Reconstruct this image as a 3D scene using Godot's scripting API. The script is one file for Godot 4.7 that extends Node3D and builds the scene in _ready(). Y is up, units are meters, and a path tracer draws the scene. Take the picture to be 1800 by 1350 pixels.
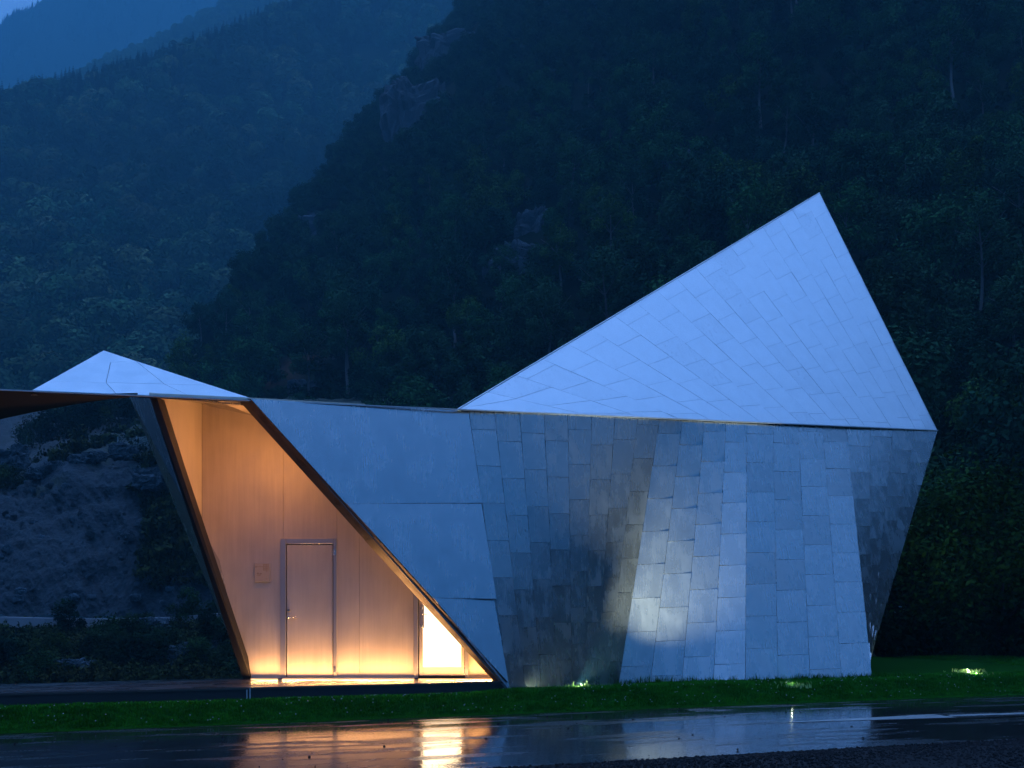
extends Node3D

# Dusk: a folded metal-clad roadside shelter below a wooded mountainside, beside a wet road.
# The eye stands at (0, 1.55, 0) and looks along -z; metres, y up.

const EYE := 1.55
const ROAD_O := Vector3(-6.07, 0.0, -12.13)            # a point on the far edge of the road
const ROAD_R := Vector3(0.9444, 0.0, -0.3288)          # along the road
const ROAD_N := Vector3(-0.3288, 0.0, -0.9444)         # across it, away from the eye

var rng := RandomNumberGenerator.new()
var M := {}
var noise := FastNoiseLite.new()
var ridges := FastNoiseLite.new()
var used_names := {}

# ---------------------------------------------------------------- helpers

class Shape:
	var v := PackedVector3Array()
	var n := PackedVector3Array()
	var u := PackedVector2Array()
	var c := PackedColorArray()
	func tri(a: Vector3, b: Vector3, d: Vector3, out: Vector3, col := Color.WHITE, ua := Vector2.ZERO, ub := Vector2.ZERO, ud := Vector2.ZERO) -> void:
		var g := (b - a).cross(d - a)
		if g.length_squared() < 1e-16:
			return
		if g.dot(out) > 0.0:                           # front faces run clockwise
			v.append_array(PackedVector3Array([a, d, b])); u.append_array(PackedVector2Array([ua, ud, ub]))
		else:
			v.append_array(PackedVector3Array([a, b, d])); u.append_array(PackedVector2Array([ua, ub, ud]))
		var nn := g.normalized() * signf(g.dot(out))
		n.append_array(PackedVector3Array([nn, nn, nn]))
		c.append_array(PackedColorArray([col, col, col]))
	func quad(a: Vector3, b: Vector3, d: Vector3, e: Vector3, out: Vector3, col := Color.WHITE, ua := Vector2.ZERO, ub := Vector2.ZERO, ud := Vector2.ZERO, ue := Vector2.ZERO) -> void:
		tri(a, b, d, out, col, ua, ub, ud)
		tri(a, d, e, out, col, ua, ud, ue)
	func smooth_tri(p: Array, q: Array, col: Array, w: Array) -> void:
		var o: Vector3 = q[0] + q[1] + q[2]
		var g: Vector3 = (p[1] - p[0]).cross(p[2] - p[0])
		var order := [0, 2, 1] if g.dot(o) > 0.0 else [0, 1, 2]
		for k in order:
			v.append(p[k]); n.append(q[k]); c.append(col[k]); u.append(w[k])
	func box(at: Vector3, x: Vector3, y: Vector3, z: Vector3, cham := 0.0) -> void:   # x, y, z: half axes
		if cham <= 0.0:
			for s in [1.0, -1.0]:
				quad(at + x * s + y + z, at + x * s - y + z, at + x * s - y - z, at + x * s + y - z, x * s)
				quad(at + y * s + x + z, at + y * s - x + z, at + y * s - x - z, at + y * s + x - z, y * s)
				quad(at + z * s + x + y, at + z * s - x + y, at + z * s - x - y, at + z * s + x - y, z * s)
			return
		var ax := [x, y, z]
		var f := [maxf(0.0, 1.0 - cham / x.length()), maxf(0.0, 1.0 - cham / y.length()), maxf(0.0, 1.0 - cham / z.length())]
		for i in 3:
			var j := (i + 1) % 3
			var k := (i + 2) % 3
			for s in [1.0, -1.0]:
				var o: Vector3 = ax[i] * s
				var a: Vector3 = ax[j] * f[j]
				var b: Vector3 = ax[k] * f[k]
				quad(at + o + a + b, at + o - a + b, at + o - a - b, at + o + a - b, o)
				for s2 in [1.0, -1.0]:                 # the bevel between faces i and j
					var b2: Vector3 = ax[k] * f[k]
					var p: Vector3 = ax[i] * s + ax[j] * f[j] * s2
					var q: Vector3 = ax[i] * s * f[i] + ax[j] * s2
					quad(at + p + b2, at + p - b2, at + q - b2, at + q + b2, ax[i] * s + ax[j] * s2)
		for sx in [1.0, -1.0]:
			for sy in [1.0, -1.0]:
				for sz in [1.0, -1.0]:
					tri(at + x * sx + y * sy * f[1] + z * sz * f[2], at + x * sx * f[0] + y * sy + z * sz * f[2], at + x * sx * f[0] + y * sy * f[1] + z * sz, x * sx + y * sy + z * sz)
	func tube(path: Array, radii: Array, sides := 6, col := Color.WHITE) -> void:
		var rings := []
		for i in path.size():
			var d: Vector3 = (path[mini(i + 1, path.size() - 1)] - path[maxi(i - 1, 0)]).normalized()
			var a := d.cross(Vector3(0.13, 0.2, 0.97) if absf(d.z) < 0.9 else Vector3(1, 0, 0)).normalized()
			var b := d.cross(a)
			var ring := []
			for k in sides:
				var t := TAU * k / sides
				ring.append((a * cos(t) + b * sin(t)))
			rings.append(ring)
		for i in path.size() - 1:
			for k in sides:
				var k2 := (k + 1) % sides
				var p := [path[i] + rings[i][k] * radii[i], path[i] + rings[i][k2] * radii[i], path[i + 1] + rings[i + 1][k2] * radii[i + 1], path[i + 1] + rings[i + 1][k] * radii[i + 1]]
				var q := [rings[i][k], rings[i][k2], rings[i + 1][k2], rings[i + 1][k]]
				var w := [Vector2(k, i), Vector2(k + 1, i), Vector2(k + 1, i + 1), Vector2(k, i + 1)]
				smooth_tri([p[0], p[1], p[2]], [q[0], q[1], q[2]], [col, col, col], [w[0], w[1], w[2]])
				smooth_tri([p[0], p[2], p[3]], [q[0], q[2], q[3]], [col, col, col], [w[0], w[2], w[3]])
		for e in [0, path.size() - 1]:
			var o: Vector3 = path[e] - path[1 if e == 0 else path.size() - 2]
			for k in range(1, sides - 1):
				tri(path[e] + rings[e][0] * radii[e], path[e] + rings[e][k] * radii[e], path[e] + rings[e][k + 1] * radii[e], o, col)
	func mesh(m: Material) -> ArrayMesh:
		var arr := []
		arr.resize(Mesh.ARRAY_MAX)
		arr[Mesh.ARRAY_VERTEX] = v
		arr[Mesh.ARRAY_NORMAL] = n
		arr[Mesh.ARRAY_TEX_UV] = u
		arr[Mesh.ARRAY_COLOR] = c
		var am := ArrayMesh.new()
		am.add_surface_from_arrays(Mesh.PRIMITIVE_TRIANGLES, arr)
		am.surface_set_material(0, m)
		return am


func at(px: float, py: float, d: float) -> Vector3:   # a surveyed point: bearing, elevation and distance from the tripod
	return Vector3((px - 900.0) * d / 1800.0, EYE - (py - 1060.0) * d / 1800.0, -d)

func along(a: float, b: float, y := 0.0) -> Vector3:   # metres along the road, metres beyond its far edge
	return ROAD_O + ROAD_R * a + ROAD_N * b + Vector3(0, y, 0)

func road_ab(p: Vector3) -> Vector2:
	return Vector2((p - ROAD_O).dot(ROAD_R), (p - ROAD_O).dot(ROAD_N))

func ground_y(a: float, b: float) -> float:            # the lie of the land
	var y := 0.21 * smoothstep(0.0, 0.95, b) - 0.09 * smoothstep(6.6, 7.6, a) * (1.0 - smoothstep(8.6, 10.0, a)) * smoothstep(1.2, 1.9, b) + 0.012 * noise.get_noise_2d(a * 9.0, b * 9.0) * smoothstep(0.0, 0.5, b)
	y -= 0.055 * (1.0 - smoothstep(6.2, 6.9, a)) * smoothstep(0.5, 1.4, b)
	var left := 1.0 - smoothstep(7.5, 13.0, a)
	y -= 3.1 * left * smoothstep(2.4, 10.0, b)
	return y

func put(called: String, s: Shape, m: Material, parent: Node = null) -> MeshInstance3D:
	var o := MeshInstance3D.new()
	o.mesh = s.mesh(m)
	return place(called, o, parent)

func place(called: String, o: Node3D, parent: Node = null) -> Node3D:
	var key := called if parent == null else "%d/%s" % [parent.get_instance_id(), called]
	var k: int = used_names.get(key, 0)
	used_names[key] = k + 1
	o.name = called if k == 0 else "%s_%03d" % [called, k]
	if parent:
		parent.add_child(o, true)
	else:
		add_child(o, true)
	return o

func tag(o: Node3D, label: String, category := "", group := "", kind := "") -> Node3D:
	if label: o.set_meta("label", label)
	if category: o.set_meta("category", category)
	if group: o.set_meta("group", group)
	if kind: o.set_meta("kind", kind)
	return o

func thing(called: String, at_: Vector3, label: String, category: String, group := "") -> Node3D:
	var o := Node3D.new()
	place(called, o)
	o.position = at_
	return tag(o, label, category, group)

func mat(color: Color, rough := 0.8, metal := 0.0, vertex := false) -> StandardMaterial3D:
	var m := StandardMaterial3D.new()
	m.albedo_color = color.linear_to_srgb()
	m.roughness = rough
	m.metallic = metal
	m.vertex_color_use_as_albedo = vertex
	return m

# ---------------------------------------------------------------- textures

func noise_image(seed_: int, sx: float, sy: float, oct := 3, size := 512) -> PackedFloat32Array:   # tiles at its edges
	var f := FastNoiseLite.new()
	f.seed = seed_
	f.noise_type = FastNoiseLite.TYPE_SIMPLEX_SMOOTH
	f.frequency = 1.0
	f.fractal_octaves = oct
	var out := PackedFloat32Array()
	out.resize(size * size)
	var blend := size / 6
	for y in size:
		for x in size:
			var val := f.get_noise_2d(x * sx / size, y * sy / size)
			if x > size - blend:
				val = lerpf(val, f.get_noise_2d((x - size) * sx / size, y * sy / size), float(x - size + blend) / blend)
			if y > size - blend:
				var w := float(y - size + blend) / blend
				val = lerpf(val, f.get_noise_2d(x * sx / size, (y - size) * sy / size), w)
			out[y * size + x] = val
	return out

func metal_maps(seed_: int, base: Color, stain: float, streak: float, size := 512) -> Array:
	var fine := noise_image(seed_, 150.0, 3.0, 2, size)
	var wide := noise_image(seed_ + 1, 26.0, 1.6, 2, size)
	var blot := noise_image(seed_ + 2, 5.0, 4.0, 4, size)
	var speck := noise_image(seed_ + 3, 24.0, 15.0, 4, size)
	var im := Image.create(size, size, false, Image.FORMAT_RGB8)
	var rm := Image.create(size, size, false, Image.FORMAT_RGB8)
	for y in size:
		for x in size:
			var i := y * size + x
			var k := 1.0 + streak * (0.6 * fine[i] + 0.8 * wide[i]) + 0.09 * blot[i]
			var s := smoothstep(0.36, 0.5, speck[i] + 0.25 * blot[i]) * stain
			k *= 1.0 - 0.55 * s
			var c := Color(base.r * k, base.g * k, base.b * k).clamp()
			im.set_pixel(x, y, c.linear_to_srgb())
			var r := clampf(0.52 + 0.10 * wide[i] + 0.22 * blot[i] + 0.25 * s + 0.08 * fine[i], 0.44, 1.0)
			rm.set_pixel(x, y, Color(r, r, r))
	return [ImageTexture.create_from_image(im), ImageTexture.create_from_image(rm), fine, blot]

func height_texture(data: Array, size := 512) -> ImageTexture:
	var im := Image.create(size, size, false, Image.FORMAT_RGBF)
	for y in size:
		for x in size:
			var val := 0.5
			for d in data:
				val += d[1] * d[0][y * size + x]
			val = clampf(val, 0.0, 1.0)
			im.set_pixel(x, y, Color(val, val, val))
	return ImageTexture.create_from_image(im)

func metal(seed_: int, base: Color, rough: float, metallic: float, stain: float, streak: float, dent: float) -> StandardMaterial3D:
	var t := metal_maps(seed_, base, stain, streak)
	var m := StandardMaterial3D.new()
	m.albedo_texture = t[0]
	m.roughness = rough
	m.roughness_texture = t[1]
	m.metallic = metallic
	m.uv1_scale = Vector3(0.42, 0.42, 1)
	m.heightmap_enabled = true
	m.heightmap_texture = height_texture([[t[3], 0.4], [t[2], 0.004]])
	m.heightmap_scale = dent
	return m

func make_materials() -> void:
	M.wall = metal(11, Color(0.49, 0.50, 0.50), 0.50, 0.90, 0.10, 0.022, 0.08)
	M.wall_dull = metal(21, Color(0.45, 0.46, 0.46), 0.56, 0.88, 0.2, 0.035, 0.08)
	M.roof_dull = metal(61, Color(0.66, 0.68, 0.70), 0.74, 0.78, 0.2, 0.03, 0.2)
	M.smooth = metal(31, Color(0.50, 0.51, 0.52), 0.46, 0.92, 0.06, 0.022, 0.12)
	M.roof = metal(51, Color(0.70, 0.72, 0.74), 0.80, 0.78, 0.05, 0.015, 0.15)
	M.warm = metal(71, Color(0.54, 0.47, 0.38), 0.86, 0.15, 0.0, 0.09, 0.3)
	M.warm.metallic_specular = 0.3
	M.frame = metal(91, Color(0.42, 0.40, 0.38), 0.70, 0.6, 0.4, 0.15, 0.2)
	M.backing = mat(Color(0.30, 0.31, 0.32), 0.6, 0.5)
	M.seam = mat(Color(0.06, 0.055, 0.05), 0.7, 0.3)
	M.chrome = mat(Color(0.62, 0.60, 0.57), 0.22, 0.95)
	M.dark_gap = mat(Color(0.015, 0.014, 0.013), 0.8)
	M.beam = metal(111, Color(0.060, 0.048, 0.043), 0.62, 0.35, 0.3, 0.22, 0.3)
	M.leg = mat(Color(0.011, 0.011, 0.012), 0.6, 0.2)
	M.soffit = mat(Color(0.035, 0.026, 0.020), 0.7)
	M.trim = mat(Color(0.5, 0.51, 0.53), 0.5, 0.3)
	var deck := mat(Color(0.055, 0.047, 0.042), 0.28)
	var d1 := noise_image(201, 60.0, 4.0, 3, 512)
	var d2 := noise_image(202, 6.0, 6.0, 3, 512)
	deck.roughness = 1.0
	var ri := Image.create(512, 512, false, Image.FORMAT_RGB8)
	for y in 512:
		for x in 512:
			var r := clampf(0.24 + 0.16 * smoothstep(-0.15, 0.35, d2[y * 512 + x]) + 0.03 * d1[y * 512 + x], 0.05, 0.9)
			ri.set_pixel(x, y, Color(r, r, r))
	deck.roughness_texture = ImageTexture.create_from_image(ri)
	deck.uv1_scale = Vector3(0.25, 0.12, 1)
	M.deck = deck
	M.deck_edge = mat(Color(0.022, 0.022, 0.024), 0.45)
	# wet asphalt: a water film broken by rougher, drier patches drawn out along the road
	var road := StandardMaterial3D.new()
	var a1 := noise_image(211, 5.0, 26.0, 4, 1024)
	var a2 := noise_image(212, 210.0, 210.0, 2, 1024)
	var a3 := noise_image(213, 2.0, 12.0, 3, 1024)
	var ra := Image.create(1024, 1024, false, Image.FORMAT_RGB8)
	var al := Image.create(1024, 1024, false, Image.FORMAT_RGB8)
	var hi := Image.create(1024, 1024, false, Image.FORMAT_RGBF)
	for y in 1024:
		for x in 1024:
			var i := y * 1024 + x
			var dry := smoothstep(-0.02, 0.30, a1[i] * 0.7 + a3[i] * 0.6)
			var r := clampf(0.09 + 0.20 * dry + 0.04 * a2[i], 0.03, 0.9)
			ra.set_pixel(x, y, Color(r, r, r))
			var k := 0.020 + 0.014 * dry + 0.010 * a2[i]
			al.set_pixel(x, y, Color(k, k, k * 1.04).clamp().linear_to_srgb())
			var h := clampf(0.5 + 0.30 * a2[i] * (0.25 + 0.75 * dry) + 0.12 * a1[i], 0.0, 1.0)
			hi.set_pixel(x, y, Color(h, h, h))
	road.albedo_texture = ImageTexture.create_from_image(al)
	road.roughness = 1.0
	road.roughness_texture = ImageTexture.create_from_image(ra)
	road.heightmap_enabled = true
	road.heightmap_texture = ImageTexture.create_from_image(hi)
	road.heightmap_scale = 0.5
	road.uv1_scale = Vector3(1.0 / 9.0, 1.0 / 9.0, 1)
	M.road = road
	M.paint = mat(Color(0.30, 0.30, 0.29), 0.38)
	M.soil = mat(Color(0.020, 0.024, 0.014), 0.95)
	M.gravel = mat(Color(0.014, 0.013, 0.013), 0.8, 0.0, true)
	M.gravel.metallic_specular = 0.25
	M.lawn = mat(Color(0.008, 0.060, 0.004), 0.95)
	M.lawn.metallic_specular = 0.1
	M.blade = mat(Color.WHITE, 0.9, 0.0, true)
	M.blade.metallic_specular = 0.1
	M.blade.backlight_enabled = true
	M.blade.backlight = Color(0.5, 0.5, 0.5)
	M.hill = mat(Color.WHITE, 0.95, 0.0, true)
	M.hill.metallic_specular = 0.1
	M.rock = mat(Color.WHITE, 0.85, 0.0, true)
	var rk := noise_image(221, 14.0, 14.0, 5, 512)
	M.rock.heightmap_enabled = true
	M.rock.heightmap_texture = height_texture([[rk, 0.5]])
	M.rock.heightmap_scale = 22.0
	M.rock.uv1_triplanar = true
	M.rock.uv1_scale = Vector3(0.2, 0.2, 0.2)
	M.bark = mat(Color(0.020, 0.017, 0.015), 0.95)
	M.pale_bark = mat(Color(0.10, 0.10, 0.10), 0.85)
	M.leaves = []
	for t in [Color(1, 1, 1), Color(1.5, 1.25, 0.6), Color(0.55, 0.72, 0.85), Color(1.05, 1.3, 0.95)]:
		var lm := mat(Color.WHITE, 0.95, 0.0, true)
		lm.metallic_specular = 0.12
		lm.albedo_color = Color(minf(t.r * 0.6, 1), minf(t.g * 0.6, 1), minf(t.b * 0.6, 1)).linear_to_srgb()
		lm.backlight_enabled = true
		lm.backlight = Color(0.25, 0.25, 0.25)
		M.leaves.append(lm)
	M.far_leaf = mat(Color.WHITE, 0.95, 0.0, true)
	M.far_leaf.metallic_specular = 0.1
	M.concrete = mat(Color(0.22, 0.22, 0.23), 0.7)
	M.led = StandardMaterial3D.new()
	M.led.albedo_color = Color(0.9, 0.8, 0.6)
	M.led.emission_enabled = true
	M.led.emission = Color(1.0, 0.74, 0.47)
	M.led.emission_energy_multiplier = 1.5
	M.pane = StandardMaterial3D.new()
	M.pane.albedo_color = Color(0.9, 0.88, 0.82)
	M.pane.roughness = 0.4
	M.pane.emission_enabled = true
	M.pane.emission = Color(1.0, 0.90, 0.74)
	M.pane.emission_energy_multiplier = 2.4
	M.lens = StandardMaterial3D.new()
	M.lens.albedo_color = Color(0.9, 0.95, 0.9)
	M.lens.emission_enabled = true
	M.lens.emission = Color(0.93, 1.0, 0.90)
	M.lens.emission_energy_multiplier = 0.5
	M.net = mat(Color(0.16, 0.22, 0.22), 0.7)

# ---------------------------------------------------------------- the building

const WARM_D := 16.2

func quad_slab(s: Shape, p: Array, out: Vector3, thick: float, uv: Array) -> void:   # a sheet with edges: p runs round its face
	var nn := out.normalized()
	var k := p.size()
	for i in range(1, k - 1):
		s.tri(p[0], p[i], p[i + 1], nn, Color.WHITE, uv[0], uv[i], uv[i + 1])
	var mid := Vector3.ZERO
	for q in p: mid += q / k
	for i in k:
		var a: Vector3 = p[i]
		var b: Vector3 = p[(i + 1) % k]
		var side := ((a + b) * 0.5 - mid)
		s.quad(a, b, b - nn * thick, a - nn * thick, side, Color.WHITE, uv[i], uv[(i + 1) % k], uv[(i + 1) % k] + Vector2(0.01, 0), uv[i] + Vector2(0.01, 0))

func panel(called: String, p: Array, out: Vector3, parent: Node3D, m: Material, gap := 0.006, thick := 0.010, tilt := 0.0, proud := 0.0) -> MeshInstance3D:
	var nn := out.normalized()
	var mid := Vector3.ZERO
	for q in p: mid += q / p.size()
	if p.size() == 4:                                  # every sheet is flat: take the plane across its corners
		var flat: Vector3 = ((p[2] - p[0]) as Vector3).cross(p[3] - p[1]).normalized()
		nn = flat if flat.dot(nn) > 0.0 else -flat
	var up := (Vector3.UP - nn * nn.y).normalized()
	var right := up.cross(nn)
	var off := Vector2(rng.randf() * 9.0, rng.randf() * 9.0)
	var tx := rng.randfn() * tilt
	var ty := rng.randfn() * tilt
	var pts := []
	var uv := []
	for i in p.size():
		var q: Vector3 = p[i]
		var prev: Vector3 = p[(i + p.size() - 1) % p.size()]
		var next: Vector3 = p[(i + 1) % p.size()]
		var inward := ((prev - q).normalized() + (next - q).normalized())
		if inward.length() > 0.05:
			var half := sin(maxf(0.25, (prev - q).angle_to(next - q) * 0.5))
			q += inward.normalized() * minf(gap / half, 0.3 * minf((prev - q).length(), (next - q).length()))
		var r := q - mid
		r -= nn * r.dot(nn)
		q = mid + r
		q += nn * (proud + r.dot(right) * tx + r.dot(up) * ty)
		pts.append(q)
		uv.append(Vector2(r.dot(right), r.dot(up)) + off)
	var s := Shape.new()
	quad_slab(s, pts, nn, thick, uv)
	return put(called, s, m, parent)

func facet(parent: Node3D, top: Array, bottom: Array, columns: int, rows_h: float, shift: Array, m: Material, tilt: float, flip_out: Vector3) -> Node3D:
	# a folded wall face, ruled from its top edge to its foot, with staggered sheets laid in columns
	var tl: Vector3 = top[0]; var tr: Vector3 = top[1]; var bl: Vector3 = bottom[0]; var br: Vector3 = bottom[1]
	var base := Shape.new()
	for i in columns:
		for j in 6:
			var q := []
			for e in [[i, j], [i + 1, j], [i + 1, j + 1], [i, j + 1]]:
				var a := tl.lerp(tr, e[0] / float(columns))
				var b := bl.lerp(br, e[0] / float(columns))
				q.append(a.lerp(b, e[1] / 6.0) - flip_out.normalized() * 0.055)
			base.quad(q[0], q[1], q[2], q[3], flip_out)
	var f := put("wall_facet", base, M.backing, parent)
	for i in columns:
		var s0 := i / float(columns)
		var s1 := (i + 1) / float(columns)
		var a0 := tl.lerp(tr, s0); var b0 := bl.lerp(br, s0)
		var a1 := tl.lerp(tr, s1); var b1 := bl.lerp(br, s1)
		var length := ((a0 + a1) * 0.5).distance_to((b0 + b1) * 0.5)
		var cuts := [0.0]
		var y: float = shift[i % shift.size()] * rows_h
		while y < length - 0.12:
			if y > 0.06: cuts.append(y / length)
			y += rows_h * rng.randf_range(0.985, 1.015)
		cuts.append(1.0)
		for k in cuts.size() - 1:
			var p := [a0.lerp(b0, cuts[k]), a1.lerp(b1, cuts[k]), a1.lerp(b1, cuts[k + 1]), a0.lerp(b0, cuts[k + 1])]
			if p[3].distance_to(p[2]) < 0.03:
				p = [p[0], p[1], p[2]]
			var nn: Vector3 = (p[1] - p[0]).cross(p[2] - p[0]).normalized()
			if nn.dot(flip_out) < 0: nn = -nn
			panel("wall_panel", p, nn, f, M.wall_dull if rng.randf() < 0.22 else m, 0.0028, 0.045, tilt, rng.randf_range(0.0, 0.004))
	return f

func sheet(called: String, p: Array, out: Vector3, m: Material, parent: Node3D, thick := 0.03) -> MeshInstance3D:
	var s := Shape.new()
	var uv := []
	for q in p: uv.append(Vector2(q.x + q.z * 0.4, q.y - q.z * 0.3))
	quad_slab(s, p, out, thick, uv)
	var back := []
	for q in p: back.append(q - out.normalized() * thick)
	for i in range(1, back.size() - 1):
		s.tri(back[0], back[i], back[i + 1], -out, Color.WHITE, uv[0], uv[i], uv[i + 1])
	return put(called, s, m, parent)

func strip_box(s: Shape, a: Vector3, b: Vector3, w: Vector3, h: Vector3) -> void:   # a straight bar from a to b
	s.box((a + b) * 0.5, (b - a) * 0.5, w, h)

func roof_edge(px: float) -> Vector3:                  # the long straight front edge of the roof
	var d := 16.4 / (1.0 - (px - 900.0) / 1800.0 * 0.452)
	if px > 800.0:                                     # beyond the low corner it follows the foot of the big fold
		d = 16.5 / (1.0 - (px - 900.0) / 1800.0 * 0.56)
	var py := 697.0 + (757.0 - 697.0) * (px - 264.0) / (1648.0 - 264.0)
	if px < 264.0: py = 686.0 + 11.0 * maxf(px, -60.0) / 264.0 - maxf(0.0, -60.0 - px) * 0.035
	return at(px, py, d)

func build_shelter() -> void:
	var b := thing("folded_shelter", Vector3.ZERO, "low angular building folded from grey metal sheets with an open warm-lit recess", "building")
	var fr := Vector3(0.3, 0.05, 1)
	var A := roof_edge(800.5)
	var B := at(1440, 338, 24.6)
	var C := roof_edge(1648)
	# --- front wall, left to right
	var beam_out := [at(440, 701, 14.66), at(894, 1199, 15.62)]
	var on_beam := func(t: float) -> Vector3: return beam_out[0].lerp(beam_out[1], t)
	var f1_top := roof_edge(824) + Vector3(0, 0.0, -0.05)
	var f1_bot := at(895, 1217, 15.66)
	var on_f1 := func(t: float) -> Vector3: return f1_top.lerp(f1_bot, t)
	var f1 := Shape.new()
	f1.tri(beam_out[0] - fr.normalized() * 0.03, f1_top - fr.normalized() * 0.03, f1_bot - fr.normalized() * 0.03, fr)
	var f1n := put("wall_facet", f1, M.backing, b)
	var n1: Vector3 = (f1_top - beam_out[0]).cross(f1_bot - beam_out[0]).normalized()
	if n1.z < 0: n1 = -n1
	panel("wall_panel", [beam_out[0], f1_top, on_f1.call(0.335), on_beam.call(0.355)], n1, f1n, M.smooth, 0.004, 0.014, 0.0, 0.002)
	var p2 := panel("wall_panel", [on_beam.call(0.355), on_f1.call(0.335), on_f1.call(0.677) + n1 * 0.03, on_beam.call(0.69) + n1 * 0.03], n1, f1n, M.smooth, 0.004, 0.014, 0.002, 0.0)
	panel("wall_panel", [on_beam.call(0.69), on_f1.call(0.677), f1_bot, beam_out[1]], n1, f1n, M.smooth, 0.004, 0.014, 0.002, 0.001)
	p2.set_meta("label", "broad smooth sheet in the middle of the left wall face")
	var mid_top := roof_edge(998)
	var mid_bot := at(1006, 1214, 16.65)
	var valley_top := Vector3(0, EYE, 0) + (roof_edge(1160) - Vector3(0, EYE, 0)) * 1.003 + Vector3(0, 0.03, 0)
	var valley_bot := at(1087, 1206, 17.4)
	facet(b, [f1_top, mid_top], [f1_bot, mid_bot], 4, 0.60, [0.5, 0.8, 0.55, 0.75], M.wall, 0.0022, fr)
	facet(b, [mid_top, valley_top], [mid_bot, valley_bot], 4, 0.60, [0.42, 0.85, 0.7, 0.25], M.wall, 0.0022, fr)
	var mid3_top := roof_edge(1313) + Vector3(0, 0, -0.08)
	var mid3_bot := at(1310, 1201, 17.3)
	var eye := Vector3(0, EYE, 0)
	var right_top := eye + (roof_edge(1487) - eye) * 1.004 + Vector3(0, 0.03, 0)
	mid3_top = eye + (roof_edge(1313) - eye) * 1.003 + Vector3(0, 0.03, 0)
	var right_bot := at(1533, 1192, 18.15)
	facet(b, [valley_top, mid3_top], [valley_bot, mid3_bot], 4, 0.60, [0.5, 0.85, 0.4, 0.75], M.wall, 0.0022, fr)
	facet(b, [mid3_top, right_top], [mid3_bot, right_bot], 4, 0.60, [0.45, 0.75, 0.3, 0.65], M.wall, 0.0022, fr)
	var f4 := Plane(right_top, C, right_bot)
	var f4_foot: Vector3 = f4.intersects_ray(eye, at(1520, 1192, 20.0) - eye)
	f4_foot = eye + (f4_foot - eye) * 1.02
	facet(b, [right_top, C], [right_bot, f4_foot], 4, 0.60, [0.8, 0.4, 0.95, 0.55], M.wall, 0.0022, Vector3(0.8, -0.1, 0.6))
	# --- the big roof fold
	var rn: Vector3 = (B - A).cross(C - A).normalized()
	if rn.y < 0: rn = -rn
	var rb := Shape.new()
	rb.tri(A - rn * 0.02, B - rn * 0.02, C - rn * 0.02, rn)
	var roof := put("roof_facet", rb, M.backing, b)
	var cols := 18
	for i in cols:
		var s0 := i / float(cols)
		var s1 := (i + 1) / float(cols)
		var a0 := A.lerp(B, s0); var a1 := A.lerp(B, s1)
		var e0 := A.lerp(C, pow(s0, 0.52)); var e1 := A.lerp(C, pow(s1, 0.52))
		var length := ((a0 + a1) * 0.5).distance_to((e0 + e1) * 0.5)
		var cuts := [0.0]
		var y: float = 0.66 * (0.45 if i % 2 == 0 else 0.9) + rng.randf_range(-0.06, 0.06)
		while y < length - 0.15:
			cuts.append(y / length)
			y += 0.66
		cuts.append(1.0)
		for k in cuts.size() - 1:
			var p := [a0.lerp(e0, cuts[k]), a1.lerp(e1, cuts[k]), a1.lerp(e1, cuts[k + 1]), a0.lerp(e0, cuts[k + 1])]
			if p[0].distance_to(p[3]) < 0.02 and i == 0: p = [p[0], p[1], p[2]]
			panel("roof_panel", p, rn, roof, M.roof_dull if rng.randf() < 0.18 else M.roof, 0.0022, 0.006, 0.0022, rng.randf_range(0.0, 0.003))
	# --- back of the fold, flat roof, rear and end walls
	var E := at(1224, 855, 28.0)
	var E2 := at(1452, 860, 27.0)
	var L2 := at(470, 800, 22.0)
	sheet("rear_roof_facet", [A, B, E], Vector3(-0.5, 0.3, -0.8), M.roof, b)
	sheet("rear_roof_facet", [B, C, E2, E], Vector3(0.6, 0.2, -0.8), M.roof, b)
	sheet("flat_roof", [roof_edge(470) + Vector3(0, -0.08, -0.1), A + Vector3(-0.05, -0.08, -0.1), E, L2], Vector3.UP, M.smooth, b, 0.06)
	sheet("rear_wall", [L2, E, Vector3(4.6, -0.3, -27.0), Vector3(-4.2, -3.0, -21.0)], Vector3(-0.2, 0, -1), M.smooth, b, 0.1)
	sheet("rear_wall", [E, E2, Vector3(7.2, -0.3, -26.0), Vector3(4.6, -0.3, -27.0)], Vector3(0.1, 0, -1), M.smooth, b, 0.1)
	sheet("end_wall", [C + Vector3(-0.04, -0.02, -0.02), E2, Vector3(7.2, -0.3, -26.0), f4_foot], Vector3(1, 0, -0.2), M.smooth, b, 0.06)
	# --- left roof fin
	var P0 := roof_edge(52); var P1 := at(182, 616, 16.1); var P2 := roof_edge(458)
	var ln: Vector3 = (P1 - P0).cross(P2 - P0).normalized()
	if ln.y < 0: ln = -ln
	var lb := Shape.new()
	lb.tri(P0 - ln * 0.02, P1 - ln * 0.02, P2 - ln * 0.02, ln)
	var fin := put("roof_facet", lb, M.backing, b)
	var e1 := P0.lerp(P1, 0.22); var f_1 := P2.lerp(P1, 0.30)
	var e2 := P0.lerp(P1, 0.62); var f_2 := P2.lerp(P1, 0.78)
	var c1 := P0.lerp(P2, 0.36); var c2 := P0.lerp(P2, 0.70)
	var m1 := e1.lerp(f_1, 0.34); var m2 := e1.lerp(f_1, 0.70)
	var k1 := e2.lerp(f_2, 0.55)
	for p in [[P0, e1, m1, c1], [c1, m1, m2, c2], [c2, m2, f_1, P2], [e1, e2, k1, m1], [m1, k1, f_2, m2], [m2, f_2, f_1], [e2, P1, f_2]]:
		panel("roof_panel", p, ln, fin, M.roof, 0.004, 0.010, 0.002, 0.0)
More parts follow.
